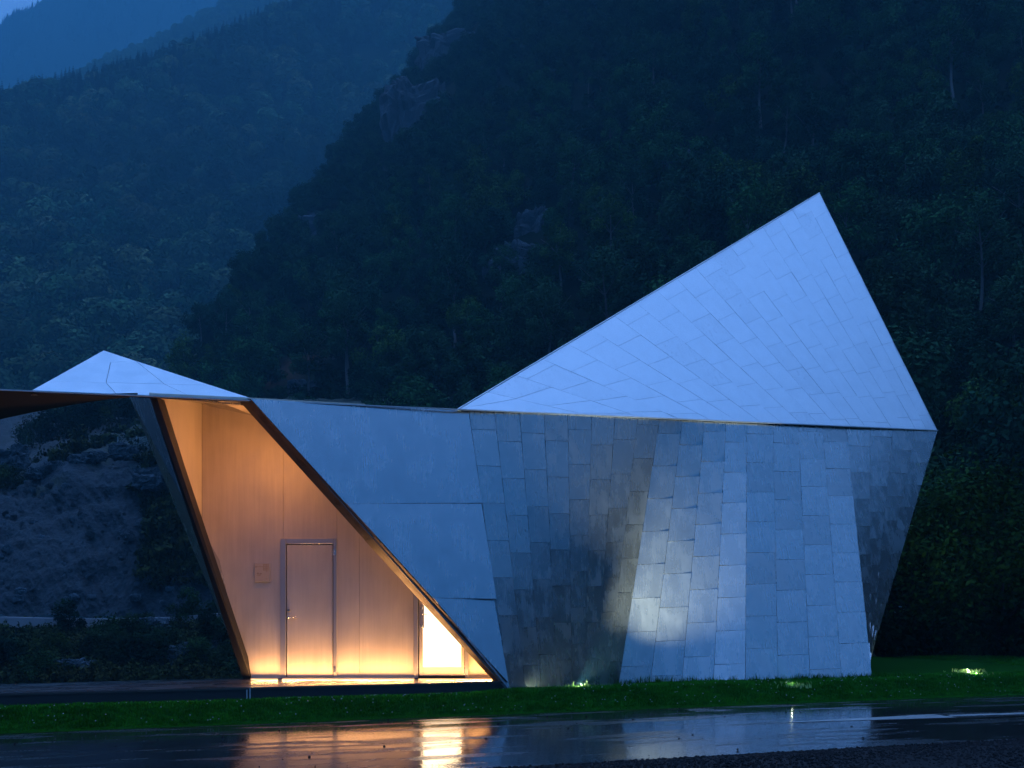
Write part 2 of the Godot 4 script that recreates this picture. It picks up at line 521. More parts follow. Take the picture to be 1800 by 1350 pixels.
	sheet("rear_roof_facet", [P0 + Vector3(0, -0.03, -0.05), P1 + Vector3(0, -0.03, -0.05), at(270, 672, 17.4), at(250, 692, 17.0), at(120, 690, 15.6)], Vector3(-0.2, 0.6, -1), M.roof, b)
	#sheet("roof_sliver", [roof_edge(430) + Vector3(0, 0.0, -0.06), at(405, 682, 15.4), at(520, 707, 15.6), roof_edge(520) + Vector3(0, -0.005, -0.06)], Vector3(0.1, 0.8, 0.4), M.smooth, b, 0.02)
	# --- the canopy that runs out of the picture on the left
	var cf0 := roof_edge(-420); var cf1 := roof_edge(232)
	var soff := Shape.new()
	var steps := 14
	for i in steps:
		var q := []
		for t in [i / float(steps), (i + 1) / float(steps)]:
			var px := lerpf(-420.0, 232.0, t)
			var front := roof_edge(px) + Vector3(0, -0.012, -0.02)
			var low := 697.0 + 38.0 * pow((232.0 - px) / 232.0, 1.35)
			var back := at(px + 10.0, low, -front.z + 0.03 + 1.7 * pow((232.0 - px) / 232.0, 1.1))
			q.append(front); q.append(back)
		soff.quad(q[0], q[1], q[3], q[2], Vector3(0, -1, 0.3), Color.WHITE, Vector2(i * 0.3, 0), Vector2(i * 0.3, 1), Vector2(i * 0.3 + 0.3, 1), Vector2(i * 0.3 + 0.3, 0))
		soff.quad(q[0] + Vector3(0, 0.03, 0), q[1] + Vector3(0, 0.05, 0), q[3] + Vector3(0, 0.05, 0), q[2] + Vector3(0, 0.03, 0), Vector3(0, 1, -0.2))
		soff.quad(q[1], q[3], q[3] + Vector3(0, 0.05, 0), q[1] + Vector3(0, 0.05, 0), Vector3(0, 0, -1))
	put("canopy_soffit", soff, M.soffit, b)
	# --- edge trim along the whole roof line
	var tr := Shape.new()
	var prev := roof_edge(-420)
	for k in 48:
		var next := roof_edge(lerpf(-420, 1648, (k + 1) / 48.0))
		tr.box((prev + next) * 0.5 + Vector3(0, 0.004, 0.012), (next - prev) * 0.5, Vector3(0, 0.009, 0), Vector3(0.006, 0, 0.014))
		prev = next
	put("roof_trim", tr, M.trim, b)
	# --- the recess: ceiling, side faces, leg and beam
	var w := func(px: float, py: float) -> Vector3: return at(px, py, WARM_D)
	sheet("recess_ceiling", [roof_edge(262), roof_edge(375), w.call(375, 697), w.call(262, 680)], Vector3(0, -1, 0.2), M.warm, b, 0.05)
	sheet("recess_ceiling", [roof_edge(375), roof_edge(450), w.call(447, 731), w.call(375, 697)], Vector3(0, -1, 0.2), M.warm, b, 0.05)
	sheet("recess_ceiling", [roof_edge(450), roof_edge(640) + Vector3(0, 0, -0.1), w.call(600, 741), w.call(447, 731)], Vector3(0, -1, 0.2), M.warm, b, 0.05)
	var li_top := at(275, 697.5, 14.25); var li_bot := at(440, 1192, 16.16)
	var lo_top := at(263, 697.0, 14.2); var lo_bot := at(427, 1193, 16.16)
	sheet("recess_side", [li_top, w.call(355, 697), w.call(355, 925), li_bot.lerp(li_top, 0.54)], Vector3(1, 0, 0.4), M.warm, b, 0.02)
	var leg := Shape.new()
	leg.quad(lo_top, li_top, li_bot, lo_bot, Vector3(0, 0, 1), Color.WHITE, Vector2(0, 0), Vector2(0.1, 0), Vector2(0.1, 4), Vector2(0, 4))
	leg.quad(lo_top, lo_bot, lo_bot + Vector3(0.05, 0, -0.25), lo_top + Vector3(0.12, 0, -0.25), Vector3(-1, 0, 0))
	leg.quad(li_top, li_bot, li_bot + Vector3(0.02, 0, -0.2), li_top + Vector3(0.02, 0, -0.2), Vector3(1, 0, 0))
	put("slanted_leg", leg, M.leg, b)
	var T0 := at(228, 698, 17.5); var T2 := at(326, 885, 15.1)
	sheet("outer_side", [lo_top + Vector3(0.01, 0, -0.02), T2, T0], Vector3(-1, 0, 0.3), M.smooth, b, 0.02)
	sheet("outer_side", [T2, lo_bot + Vector3(0.02, 0, -0.04), at(500, 1186, 19), T0], Vector3(-1, 0, 0.1), M.smooth, b, 0.02)
	sheet("outer_side", [T0, at(500, 1186, 19), Vector3(-4.2, -3.0, -21.0), L2], Vector3(-1, 0, -0.2), M.smooth, b, 0.05)
	sheet("flat_roof", [T0, L2, roof_edge(470) + Vector3(0, -0.03, -0.15), at(300, 697.5, 14.6)], Vector3.UP, M.smooth, b, 0.03)
	var bi := [at(415, 699, 14.78), at(641, 949, 15.3), at(868, 1196, 15.78)]
	var bm: Vector3 = beam_out[0].lerp(beam_out[1], 0.47)
	var beam := Shape.new()
	var bout := Vector3(-0.6, -0.4, 0.7)
	beam.quad(beam_out[0], bm, bi[1], bi[0], bout, Color.WHITE, Vector2(0, 0), Vector2(0, 3.2), Vector2(0.2, 3.2), Vector2(0.2, 0))
	beam.quad(bi[0], bi[1], bi[1] + Vector3(0.25, 0.05, -0.25), bi[0] + Vector3(0.25, 0.05, -0.25), Vector3(-1, -1, -0.3))
	put("beam_casing", beam, M.beam, b)
	var beam2 := Shape.new()
	var lift := bout.normalized() * 0.008
	beam2.quad(bm + lift, beam_out[1] + lift, bi[2] + lift, bi[1] + lift, bout, Color.WHITE, Vector2(0.5, 0), Vector2(0.5, 3.2), Vector2(0.7, 3.2), Vector2(0.7, 0))
	beam2.quad(bi[1], bi[2], bi[2] + Vector3(0.25, 0.05, -0.25), bi[1] + Vector3(0.25, 0.05, -0.25), Vector3(-1, -1, -0.3))
	beam2.quad(bm + lift, bi[1] + lift, bi[1] - lift, bm - lift, Vector3(-0.4, 1, 0))
	put("beam_casing", beam2, M.beam, b)
	sheet("beam_return", [bi[0] + Vector3(0.2, 0, -0.2), bi[2] + Vector3(0.2, 0, -0.2), w.call(882, 1193), w.call(475, 745)], Vector3(-1, -0.8, 0.1), M.warm, b, 0.04)
	# --- the warm wall, in tall sheets
	var wb := sheet("recess_wall", [w.call(340, 694) + Vector3(0, 0, -0.03), w.call(375, 695) + Vector3(0, 0, -0.03), w.call(447, 729) + Vector3(0, 0, -0.03), w.call(560, 735) + Vector3(0, 0, -0.03), w.call(885, 1090) + Vector3(0, 0, -0.03), w.call(885, 1196) + Vector3(0, 0, -0.03), w.call(440, 1196) + Vector3(0, 0, -0.03), w.call(350, 925) + Vector3(0, 0, -0.03)], Vector3(0, 0, 1), M.seam, b, 0.1)
	var Z := Vector3(0, 0, 1)
	panel("wall_panel", [w.call(355, 696), w.call(375, 696), w.call(447, 730), w.call(498, 733), w.call(498, 1193), w.call(440, 1193), w.call(355, 925)], Z, wb, M.warm, 0.003, 0.02, 0.0, -0.004)
	panel("wall_panel", [w.call(498, 733), w.call(560, 737), w.call(592, 774), w.call(592, 947), w.call(498, 947)], Z, wb, M.warm, 0.001, 0.02, 0.0, -0.004)
	panel("wall_panel", [w.call(592.2, 774), w.call(632, 817), w.call(632, 1193), w.call(592.2, 1193)], Z, wb, M.warm, 0.001, 0.02, 0.0, -0.004)
	panel("wall_panel", [w.call(632, 817), w.call(727, 922), w.call(727, 1193), w.call(632, 1193)], Z, wb, M.warm, 0.003, 0.02, 0.0, -0.004)
	panel("wall_panel", [w.call(727, 922), w.call(824, 1026), w.call(824, 1030), w.call(727, 1030)], Z, wb, M.warm, 0.002, 0.02, 0.0, -0.004)
	panel("wall_panel", [w.call(824, 1028), w.call(885, 1094), w.call(885, 1193), w.call(824, 1193)], Z, wb, M.warm, 0.002, 0.02, 0.0, -0.004)
	# --- plain door
	var fd := Shape.new()
	var bar := func(s: Shape, x0: float, y0: float, x1: float, y1: float, z0: float, z1: float, ch := 0.004) -> void:
		var p: Vector3 = w.call(x0, y0); var q: Vector3 = w.call(x1, y1)
		s.box(Vector3((p.x + q.x) / 2, (p.y + q.y) / 2, -WARM_D + (z0 + z1) / 2), Vector3((q.x - p.x) / 2, 0, 0), Vector3(0, (p.y - q.y) / 2, 0), Vector3(0, 0, (z1 - z0) / 2), ch)
	bar.call(fd, 493.0, 947.0, 503.0, 1192.0, -0.02, 0.028)
	bar.call(fd, 586.5, 947.0, 592.5, 1192.0, -0.02, 0.028)
	bar.call(fd, 503.2, 947.0, 586.3, 956.0, -0.02, 0.026)
	put("door_frame", fd, M.frame, b)
	var dl := Shape.new()
	bar.call(dl, 504.5, 958.0, 585.0, 1190.0, -0.022, 0.012)
	for k in dl.u.size():
		dl.u[k] = Vector2(dl.v[k].x + 3.0, dl.v[k].y)
	var door := put("door", dl, M.warm, b)
	door.set_meta("label", "plain metal-clad door with a lever handle")
	for side in [0.0]:
		var h := Shape.new()
		var hp: Vector3 = w.call(507.5, 1085.0) + Vector3(0, 0, 0.012)
		h.box(hp + Vector3(0.0, 0, 0.006), Vector3(0.022, 0, 0), Vector3(0, 0.022, 0), Vector3(0, 0, 0.005), 0.004)
		h.tube([hp, hp + Vector3(0, 0, 0.05)], [0.010, 0.010], 8)
		h.tube([hp + Vector3(-0.005, 0, 0.05), hp + Vector3(0.06, 0, 0.052), hp + Vector3(0.135, 0, 0.048)], [0.010, 0.010, 0.009], 8)
		put("handle", h, M.chrome, door)
		var l := Shape.new()
		var lp: Vector3 = w.call(508.0, 1073.0) + Vector3(0, 0, 0.01)
		l.tube([lp, lp + Vector3(0, 0, 0.018), lp + Vector3(0, 0, 0.022)], [0.026, 0.024, 0.014], 12)
		put("lock", l, M.chrome, door)
	for hy in [971.0, 1176.0]:
		var h2 := Shape.new()
		var c: Vector3 = w.call(587.0, hy) + Vector3(0, 0, 0.034)
		h2.tube([c + Vector3(0, -0.05, 0), c + Vector3(0, 0.05, 0)], [0.011, 0.011], 8)
		h2.box(c + Vector3(0.018, 0, -0.004), Vector3(0.016, 0, 0), Vector3(0, 0.045, 0), Vector3(0, 0, 0.003))
		put("hinge", h2, M.chrome, door)
	# --- glazed door, lit from inside
	var gf := Shape.new()
	bar.call(gf, 727.5, 1030.0, 735.0, 1192.0, -0.02, 0.03)
	bar.call(gf, 817.5, 1030.0, 824.0, 1192.0, -0.02, 0.03)
	put("door_frame", gf, M.frame, b)
	var gd := Shape.new()
	bar.call(gd, 737.0, 1032.0, 743.5, 1188.0, -0.02, 0.014)
	bar.call(gd, 810.5, 1032.0, 816.5, 1188.0, -0.02, 0.014)
	bar.call(gd, 743.6, 1173.0, 810.4, 1188.0, -0.02, 0.012)
	var gdoor := put("glazed_door", gd, M.warm, b)
	var pn := Shape.new()
	bar.call(pn, 743.6, 1032.0, 810.4, 1172.8, -0.012, 0.0, 0.0)
	put("lit_window", pn, M.pane, gdoor)
	var lk := Shape.new()
	bar.call(lk, 739.0, 1063.0, 745.8, 1104.0, 0.015, 0.022)
	put("lock_plate", lk, M.frame, gdoor)
	for ky in [1069.0, 1100.5]:
		var kn := Shape.new()
		var kp: Vector3 = w.call(741.5, ky) + Vector3(0, 0, 0.02)
		kn.tube([kp, kp + Vector3(0, 0, 0.02), kp + Vector3(0, 0, 0.026)], [0.022, 0.02, 0.01], 12)
		put("lock", kn, M.chrome, gdoor)
	var lv := Shape.new()
	var vp: Vector3 = w.call(742.0, 1079.5) + Vector3(0, 0, 0.02)
	lv.tube([vp, vp + Vector3(0, 0, 0.04)], [0.009, 0.009], 8)
	lv.tube([vp + Vector3(-0.005, 0, 0.04), vp + Vector3(0.09, 0, 0.042)], [0.009, 0.008], 8)
	put("handle", lv, M.chrome, gdoor)
	var hg := Shape.new()
	var hc: Vector3 = w.call(816.8, 1180.0) + Vector3(0, 0, 0.02)
	hg.tube([hc + Vector3(0, -0.05, 0), hc + Vector3(0, 0.06, 0)], [0.01, 0.01], 8)
	put("hinge", hg, M.chrome, gdoor)
	# --- threshold and the light slots
	var th := Shape.new()
	bar.call(th, 498.0, 1190.5, 728.0, 1194.0, -0.02, 0.06)
	put("threshold", th, M.frame, b)
	var foot: float = w.call(600, 1193).y
	for seg in [[445.0, 492.0], [500.0, 600.0], [600.0, 730.0], [737.0, 866.0]]:
		var x0: float = w.call(seg[0], 1193).x
		var x1: float = w.call(seg[1], 1193).x
		var ls := Shape.new()
		ls.box(Vector3((x0 + x1) / 2, foot + 0.004, -WARM_D + 0.15), Vector3((x1 - x0) / 2, 0, 0), Vector3(0, 0.007, 0), Vector3(0, 0, 0.010))
		put("light_strip", ls, M.led, b)
		var al := AreaLight3D.new()
		al.area_size = Vector2(x1 - x0, 0.02)
		al.light_color = Color(1.0, 0.72, 0.44)
		al.light_energy = 2.4 * (x1 - x0)
		al.area_range = 30.0
		al.area_attenuation = 2.0
		al.shadow_enabled = true
		al.position = Vector3((x0 + x1) / 2, foot + 0.016, -WARM_D + 0.15)
		al.basis = Basis(Vector3(1, 0, 0), Vector3(0, 0.3, 0.95).normalized(), Vector3(1, 0, 0).cross(Vector3(0, 0.3, 0.95).normalized()))
		var fwd := Vector3(0, 0.96, 0.28).normalized()
		al.basis = Basis.looking_at(fwd, Vector3(0, 0, 1))
		place("strip_light", al)
	# a lamp line on the back of the beam, facing the wall
	var r0: Vector3 = bi[0].lerp(w.call(452, 700), 0.3) + Vector3(0.26, -0.22, 0)
	var r1: Vector3 = bi[2].lerp(w.call(905, 1193), 0.3) + Vector3(0.10, 0.22, 0)
	var lb2 := Shape.new()
	var dirn := (r1 - r0).normalized()
	var face := Vector3(-0.9, -0.75, -0.16).normalized()
	face = (face - dirn * face.dot(dirn)).normalized()
	lb2.box((r0 + r1) / 2 - face * 0.03, (r1 - r0) / 2, dirn.cross(face) * 0.025, face * 0.012)
	put("light_strip", lb2, M.led, b)
	var bl := AreaLight3D.new()
	bl.area_size = Vector2((r1 - r0).length(), 0.05)
	bl.light_color = Color(1.0, 0.66, 0.38)
	bl.light_energy = 13.0
	bl.area_range = 30.0
	bl.area_attenuation = 2.0
	bl.shadow_enabled = true
	bl.position = (r0 + r1) / 2
	bl.basis = Basis(dirn, (-face).cross(dirn), -face)
	place("beam_light", bl)
	var gl := AreaLight3D.new()
	gl.area_size = Vector2(0.58, 1.0)
	gl.light_color = Color(1.0, 0.88, 0.68)
	gl.light_energy = 0.5
	gl.area_range = 30.0
	gl.area_attenuation = 2.0
	gl.shadow_enabled = true
	gl.position = w.call(777, 1115) + Vector3(0, 0, 0.04)
	gl.basis = Basis.looking_at(Vector3(0, 0, 1), Vector3.UP)
	place("window_light", gl)

func build_plaque() -> void:
	var im := Image.create(128, 160, false, Image.FORMAT_RGB8)
	var paper := Color(0.50, 0.40, 0.29)
	im.fill(paper.linear_to_srgb())
	var ink := Color(0.20, 0.12, 0.07).linear_to_srgb()
	var faint := Color(0.36, 0.24, 0.13).linear_to_srgb()
	im.fill_rect(Rect2i(8, 26, 8, 12), ink)
	for k in 4: im.fill_rect(Rect2i(24 + k * 13, 28, 9, 5), faint)
	for k in 4:
		im.fill_rect(Rect2i(76 + k * 13, 6, 5, 58), faint)
		if k < 4: im.fill_rect(Rect2i(76, 8 + k * 17, 46, 4), faint)
	im.fill_rect(Rect2i(104, 66, 5, 12), faint)
	im.fill_rect(Rect2i(22, 86, 14, 7), ink)
	im.fill_rect(Rect2i(44, 90, 18, 5), ink)
	for k in 3: im.fill_rect(Rect2i(22, 99 + k * 6, 36 - k * 4, 3), faint)
	for k in 12: im.fill_rect(Rect2i(98 + k, 134 + absi(k - 6), 2, 3), faint)
	var m := StandardMaterial3D.new()
	m.albedo_texture = ImageTexture.create_from_image(im)
	m.roughness = 0.6
	var p := at(448, 989.5, WARM_D); var q := at(475, 1022.5, WARM_D)
	var t := thing("plaque", Vector3((p.x + q.x) / 2, q.y, -WARM_D + 0.0), "small square metal plaque with an engraved map, left of the plain door", "plaque")
	var hw := (q.x - p.x) / 2; var hh := (p.y - q.y) / 2
	var s := Shape.new()
	s.box(Vector3(0, hh, 0.02), Vector3(hw, 0, 0), Vector3(0, hh, 0), Vector3(0, 0, 0.02), 0.003)
	put("plate", s, M.frame, t)
	var f := Shape.new()
	f.quad(Vector3(-hw * 0.95, hh * 1.95, 0.042), Vector3(hw * 0.95, hh * 1.95, 0.042), Vector3(hw * 0.95, hh * 0.05, 0.042), Vector3(-hw * 0.95, hh * 0.05, 0.042), Vector3(0, 0, 1), Color.WHITE, Vector2(0, 0), Vector2(1, 0), Vector2(1, 1), Vector2(0, 1))
	put("engraved_face", f, m, t)

func build_deck() -> void:
	var t := thing("deck", Vector3.ZERO, "wet dark deck along the front of the building with a black edge", "deck")
	t.set_meta("kind", "structure")
	var y := 0.353
	var fl := at(-420, 0, 11.9); fl.y = y
	var fr := at(886, 0, 15.69); fr.y = y
	var q0 := Vector3(-6.77, y, -13.56)
	fl = q0 + (q0 - fr).normalized() * 4.0
	var back_l := fl + ROAD_N * 1.45
	var back_m := Vector3(-4.35, y, -16.35)
	var s := Shape.new()
	var pts := [fl, fr, Vector3(0.1, y, -16.3), Vector3(-4.2, y, -16.3), back_m, back_l]
	for i in range(1, 5):
		var uv := []
		for p in [pts[0], pts[i], pts[i + 1]]:
			var ab := road_ab(p)
			uv.append(Vector2(ab.y, ab.x))
		s.tri(pts[0], pts[i], pts[i + 1], Vector3.UP, Color.WHITE, uv[0], uv[1], uv[2])
	put("deck_surface", s, M.deck, t)
	var e := Shape.new()
	var dn := Vector3(0, -0.19, 0)
	e.quad(fl, fr, fr + dn, fl + dn, Vector3(0, 0, 1))
	e.quad(back_l, back_m, back_m + dn, back_l + dn, Vector3(0, 0, -1))
	e.quad(fl + dn, fr + dn, back_m + dn, back_l + dn, Vector3.DOWN)
	put("deck_edge", e, M.deck_edge, t)
	var tr := Shape.new()
	var o := Vector3(0.003, 0, 0.009)
	tr.box((fl + fr) / 2 + o + Vector3(0, -0.016, 0), (fr - fl) / 2, Vector3(0, 0.014, 0), Vector3(0.002, 0, 0.006))
	put("edge_strip", tr, M.deck, t)
	for px in [434.5, 440.0]:
		var d := 14.9
		var p := fl.lerp(fr, 0.5)
		# a pale bracket strip across the edge
		var dir: float = (px - 900.0) / 1800.0
		var tt: float = (dir * -fl.z - fl.x) / ((fr.x - fl.x) - dir * (fl.z - fr.z))
		p = fl.lerp(fr, tt)
		var br := Shape.new()
		br.box(p + Vector3(0, -0.105, 0.016), Vector3(0.007, 0, 0), Vector3(0, 0.075 if px < 437 else 0.095, 0), Vector3(0, 0, 0.006))
		put("bracket", br, M.trim, t)

# ---------------------------------------------------------------- ground, road, lawn

func grid(as_: Array, bs: Array, f: Callable, colf = null) -> Shape:
	var s := Shape.new()
	var pos := []
	for a in as_:
		var row := []
		for b in bs: row.append(f.call(a, b))
		pos.append(row)
	var nor := []
	for i in as_.size():
		var row := []
		for j in bs.size():
			var dx: Vector3 = pos[mini(i + 1, as_.size() - 1)][j] - pos[maxi(i - 1, 0)][j]
			var dy: Vector3 = pos[i][mini(j + 1, bs.size() - 1)] - pos[i][maxi(j - 1, 0)]
			var g := dx.cross(dy).normalized()
			row.append(g)
		nor.append(row)
	if nor[as_.size() / 2][bs.size() / 2].y < 0:
		for row in nor:
			for j in row.size(): row[j] = -row[j]
	for i in as_.size() - 1:
		for j in bs.size() - 1:
			var p := [pos[i][j], pos[i + 1][j], pos[i + 1][j + 1], pos[i][j + 1]]
			var q := [nor[i][j], nor[i + 1][j], nor[i + 1][j + 1], nor[i][j + 1]]
			var w := [Vector2(as_[i], bs[j]), Vector2(as_[i + 1], bs[j]), Vector2(as_[i + 1], bs[j + 1]), Vector2(as_[i], bs[j + 1])]
			var c := [Color.WHITE, Color.WHITE, Color.WHITE, Color.WHITE]
			if colf != null:
				for k in 4: c[k] = colf.call(p[k], q[k], w[k])
			s.smooth_tri([p[0], p[1], p[2]], [q[0], q[1], q[2]], [c[0], c[1], c[2]], [w[0], w[1], w[2]])
			s.smooth_tri([p[0], p[2], p[3]], [q[0], q[2], q[3]], [c[0], c[2], c[3]], [w[0], w[2], w[3]])
	return s

func steps_of(lo: float, hi: float, n: int) -> Array:
	var out := []
	for i in n + 1: out.append(lerpf(lo, hi, i / float(n)))
	return out

func build_ground() -> void:
	var as_ := [-2600.0, -900.0, -300.0, -120.0] + steps_of(-60, 60, 40) + [120.0, 300.0, 900.0, 2600.0]
	var bs := [-2600.0, -900.0, -300.0, -100.0, -40.0, -12.0, -4.6, -0.05] + steps_of(0.4, 14, 40) + [20.0, 30.0, 60.0, 150.0, 400.0, 1200.0, 2600.0]
	tag(put("ground", grid(as_, bs, func(a, b): return along(a, b, ground_y(a, b) - 0.035 - (0.02 if b < 0 else 0.0))), M.soil), "dark damp earth around the road and the building", "ground", "", "structure")
	tag(put("road", grid([-90.0, -40.0] + steps_of(-20, 30, 40) + [60.0, 140.0], steps_of(-4.45, 0.0, 10), func(a, b): return along(a, b, 0.0 - 0.02 * pow((b + 2.2) / 2.2, 2) + 0.02)), M.road), "wet asphalt road reflecting the warm recess", "road", "", "structure")
	var lawn_a := steps_of(-34, 44, 150)
	tag(put("lawn", grid(lawn_a, steps_of(-0.04, 7.5, 34), func(a, b): return along(a, b, ground_y(a, b) + 0.004 + 0.012 * smoothstep(0.0, 0.2, b))), M.lawn), "short green grass strip between road and building", "lawn", "", "structure")
	tag(put("verge", grid(steps_of(-20, 30, 60), steps_of(-9.0, -4.35, 8), func(a, b): return along(a, b, 0.008 + 0.03 * smoothstep(-4.4, -5.0, b) + 0.015 * noise.get_noise_2d(a * 30, b * 30))), M.gravel), "dark gravel verge on the near side of the road", "verge", "", "structure")
	# white painted arrow
	var y := 0.024
	var pa := Shape.new()
	var g := func(px: float, py: float) -> Vector3:
		var d := (EYE - y) * 1800.0 / (py - 1060.0)
		var p := at(px, py, d); p.y = y
		return p
	pa.tri(g.call(1355, 1270.5), g.call(1640, 1255.3), g.call(1682, 1261), Vector3.UP)
	var s0: Vector3 = g.call(1664, 1256.7); var s1: Vector3 = g.call(1673, 1259.3)
	var dirv: Vector3 = (g.call(1800, 1252.3) - s0).normalized() * 6.0
	pa.quad(s0, s0 + dirv, s1 + dirv, s1, Vector3.UP)
	tag(put("painted_arrow", pa, M.paint), "worn white arrow painted on the wet road", "road marking", "", "structure")

func scatter(called: String, proto: Mesh, xf: Array, cols: Array, label: String, category: String) -> MultiMeshInstance3D:
	var mm := MultiMesh.new()
	mm.transform_format = MultiMesh.TRANSFORM_3D
	mm.use_colors = true
	mm.mesh = proto
	mm.instance_count = xf.size()
	for i in xf.size():
		mm.set_instance_transform(i, xf[i])
		mm.set_instance_color(i, cols[i])
	var o := MultiMeshInstance3D.new()
	o.multimesh = mm
	place(called, o)
	tag(o, label, category, "", "stuff")
	return o

func tuft_mesh(blades: int, h: float, spread: float) -> ArrayMesh:
	var s := Shape.new()
	for k in blades:
		var t := rng.randf() * TAU
		var base := Vector3(cos(t), 0, sin(t)) * spread * sqrt(rng.randf())
		var d := Vector3(cos(t + rng.randf_range(-1, 1)), 0, sin(t + rng.randf_range(-1, 1)))
		var hh := h * rng.randf_range(0.55, 1.15)
		var side := d.cross(Vector3.UP).normalized() * 0.004
		var mid := base + Vector3(0, hh * 0.6, 0) + d * hh * 0.18
		var tip := base + Vector3(0, hh, 0) + d * hh * rng.randf_range(0.3, 0.7)
		var col := Color(0.022, 0.190, 0.012).lerp(Color(0.045, 0.200, 0.014), rng.randf())
		s.quad(base - side, base + side, mid + side * 0.8, mid - side * 0.8, d + Vector3.UP * 0.4, col)
		s.tri(mid - side * 0.8, mid + side * 0.8, tip, d + Vector3.UP * 0.4, col)
	return s.mesh(M.blade)

func build_grass() -> void:
	var xf := []
	var cols := []
	for i in 52000:
		var a := rng.randf_range(-9.0, 24.0)
		var b := 7.0 * pow(rng.randf(), 1.5) if a > 19 else rng.randf_range(0.0, 1.75)
		if a > 19.0 and rng.randf() < 0.0: continue
		if a < 6.9 and b > 1.62: continue
		var p := along(a, b, ground_y(a, b) + 0.012)
		var sc := rng.randf_range(0.7, 1.25) * (0.55 if b < 0.12 else 1.0)
		xf.append(Transform3D(Basis(Vector3.UP, rng.randf() * TAU).scaled(Vector3(sc, sc * rng.randf_range(0.8, 1.2), sc)), p))
		var k := 0.8 + 0.35 * noise.get_noise_2d(a * 22, b * 22) + rng.randf_range(-0.1, 0.1)
		cols.append(Color(k, k, k))
	# ranker growth at the foot of the wall
	scatter("grass", tuft_mesh(9, 0.042, 0.06), xf, cols, "short green lawn grass in front of the building", "grass")
	xf = []; cols = []
	for i in 260:
		var a := rng.randf_range(6.9, 14.6)
		var b := 1.5 + 1.05 * clampf(1.0 - absf(a - 8.6) / 3.0, 0.0, 1.0) - rng.randf_range(0.0, 0.12)
		var p := along(a, b, ground_y(a, b) + 0.01)
		var sc := rng.randf_range(0.5, 1.5)
		xf.append(Transform3D(Basis(Vector3.UP, rng.randf() * TAU).scaled(Vector3(sc, sc, sc)), p))
		cols.append(Color(0.5, 0.5, 0.5))
	scatter("wall_weeds", tuft_mesh(8, 0.10, 0.05), xf, cols, "low weeds growing along the foot of the metal wall", "weeds")
	# clover heads
	xf = []; cols = []
	var fl := Shape.new()
	fl.box(Vector3(0, 0.045, 0), Vector3(0.007, 0, 0), Vector3(0, 0.006, 0), Vector3(0, 0, 0.007), 0.003)
	for i in 320:
		var a := rng.randf_range(-5.0, 16.0)
		var b := rng.randf_range(0.1, 1.3)
		xf.append(Transform3D(Basis(), along(a, b, ground_y(a, b) + 0.01)))
		cols.append(Color(1, 1, 1))
	scatter("clover_flowers", fl.mesh(mat(Color(0.34, 0.36, 0.34), 0.8)), xf, cols, "tiny pale clover flowers dotted over the lawn", "flowers")
	# loose stones: on the road, and the gravel of the near verge
	var st := Shape.new()
	st.box(Vector3.ZERO, Vector3(1, 0, 0), Vector3(0, 0.7, 0), Vector3(0, 0, 1), 0.45)
	var stm := st.mesh(M.gravel)
	xf = []; cols = []
	for i in 420:
		var a := rng.randf_range(-4.0, 18.0)
		var b := rng.randf_range(-4.2, -0.05)
		var sc := 0.004 + 0.010 * pow(rng.randf(), 4.0)
		xf.append(Transform3D(Basis.from_euler(Vector3(rng.randf() * 6, rng.randf() * 6, 0)).scaled(Vector3.ONE * sc), along(a, b, 0.014 + sc * 0.4)))
		cols.append(Color(0.5, 0.5, 0.5))
	scatter("road_grit", stm, xf, cols, "small dark stones lying loose on the wet road", "grit")
	xf = []; cols = []
	for i in 30000:
		var a := rng.randf_range(1.0, 17.0)
		var b := -4.38 - 2.6 * pow(rng.randf(), 1.3)
		var sc := 0.004 + 0.012 * pow(rng.randf(), 2.0)
		xf.append(Transform3D(Basis.from_euler(Vector3(rng.randf() * 6, rng.randf() * 6, 0)).scaled(Vector3.ONE * sc), along(a, b, 0.012 + 0.03 * smoothstep(-4.4, -5.0, b))))
		var k := rng.randf_range(0.4, 1.8)
		cols.append(Color(k, k, k))
	scatter("gravel", stm, xf, cols, "dark loose gravel along the near edge of the road", "gravel")

# ---------------------------------------------------------------- ground lamps

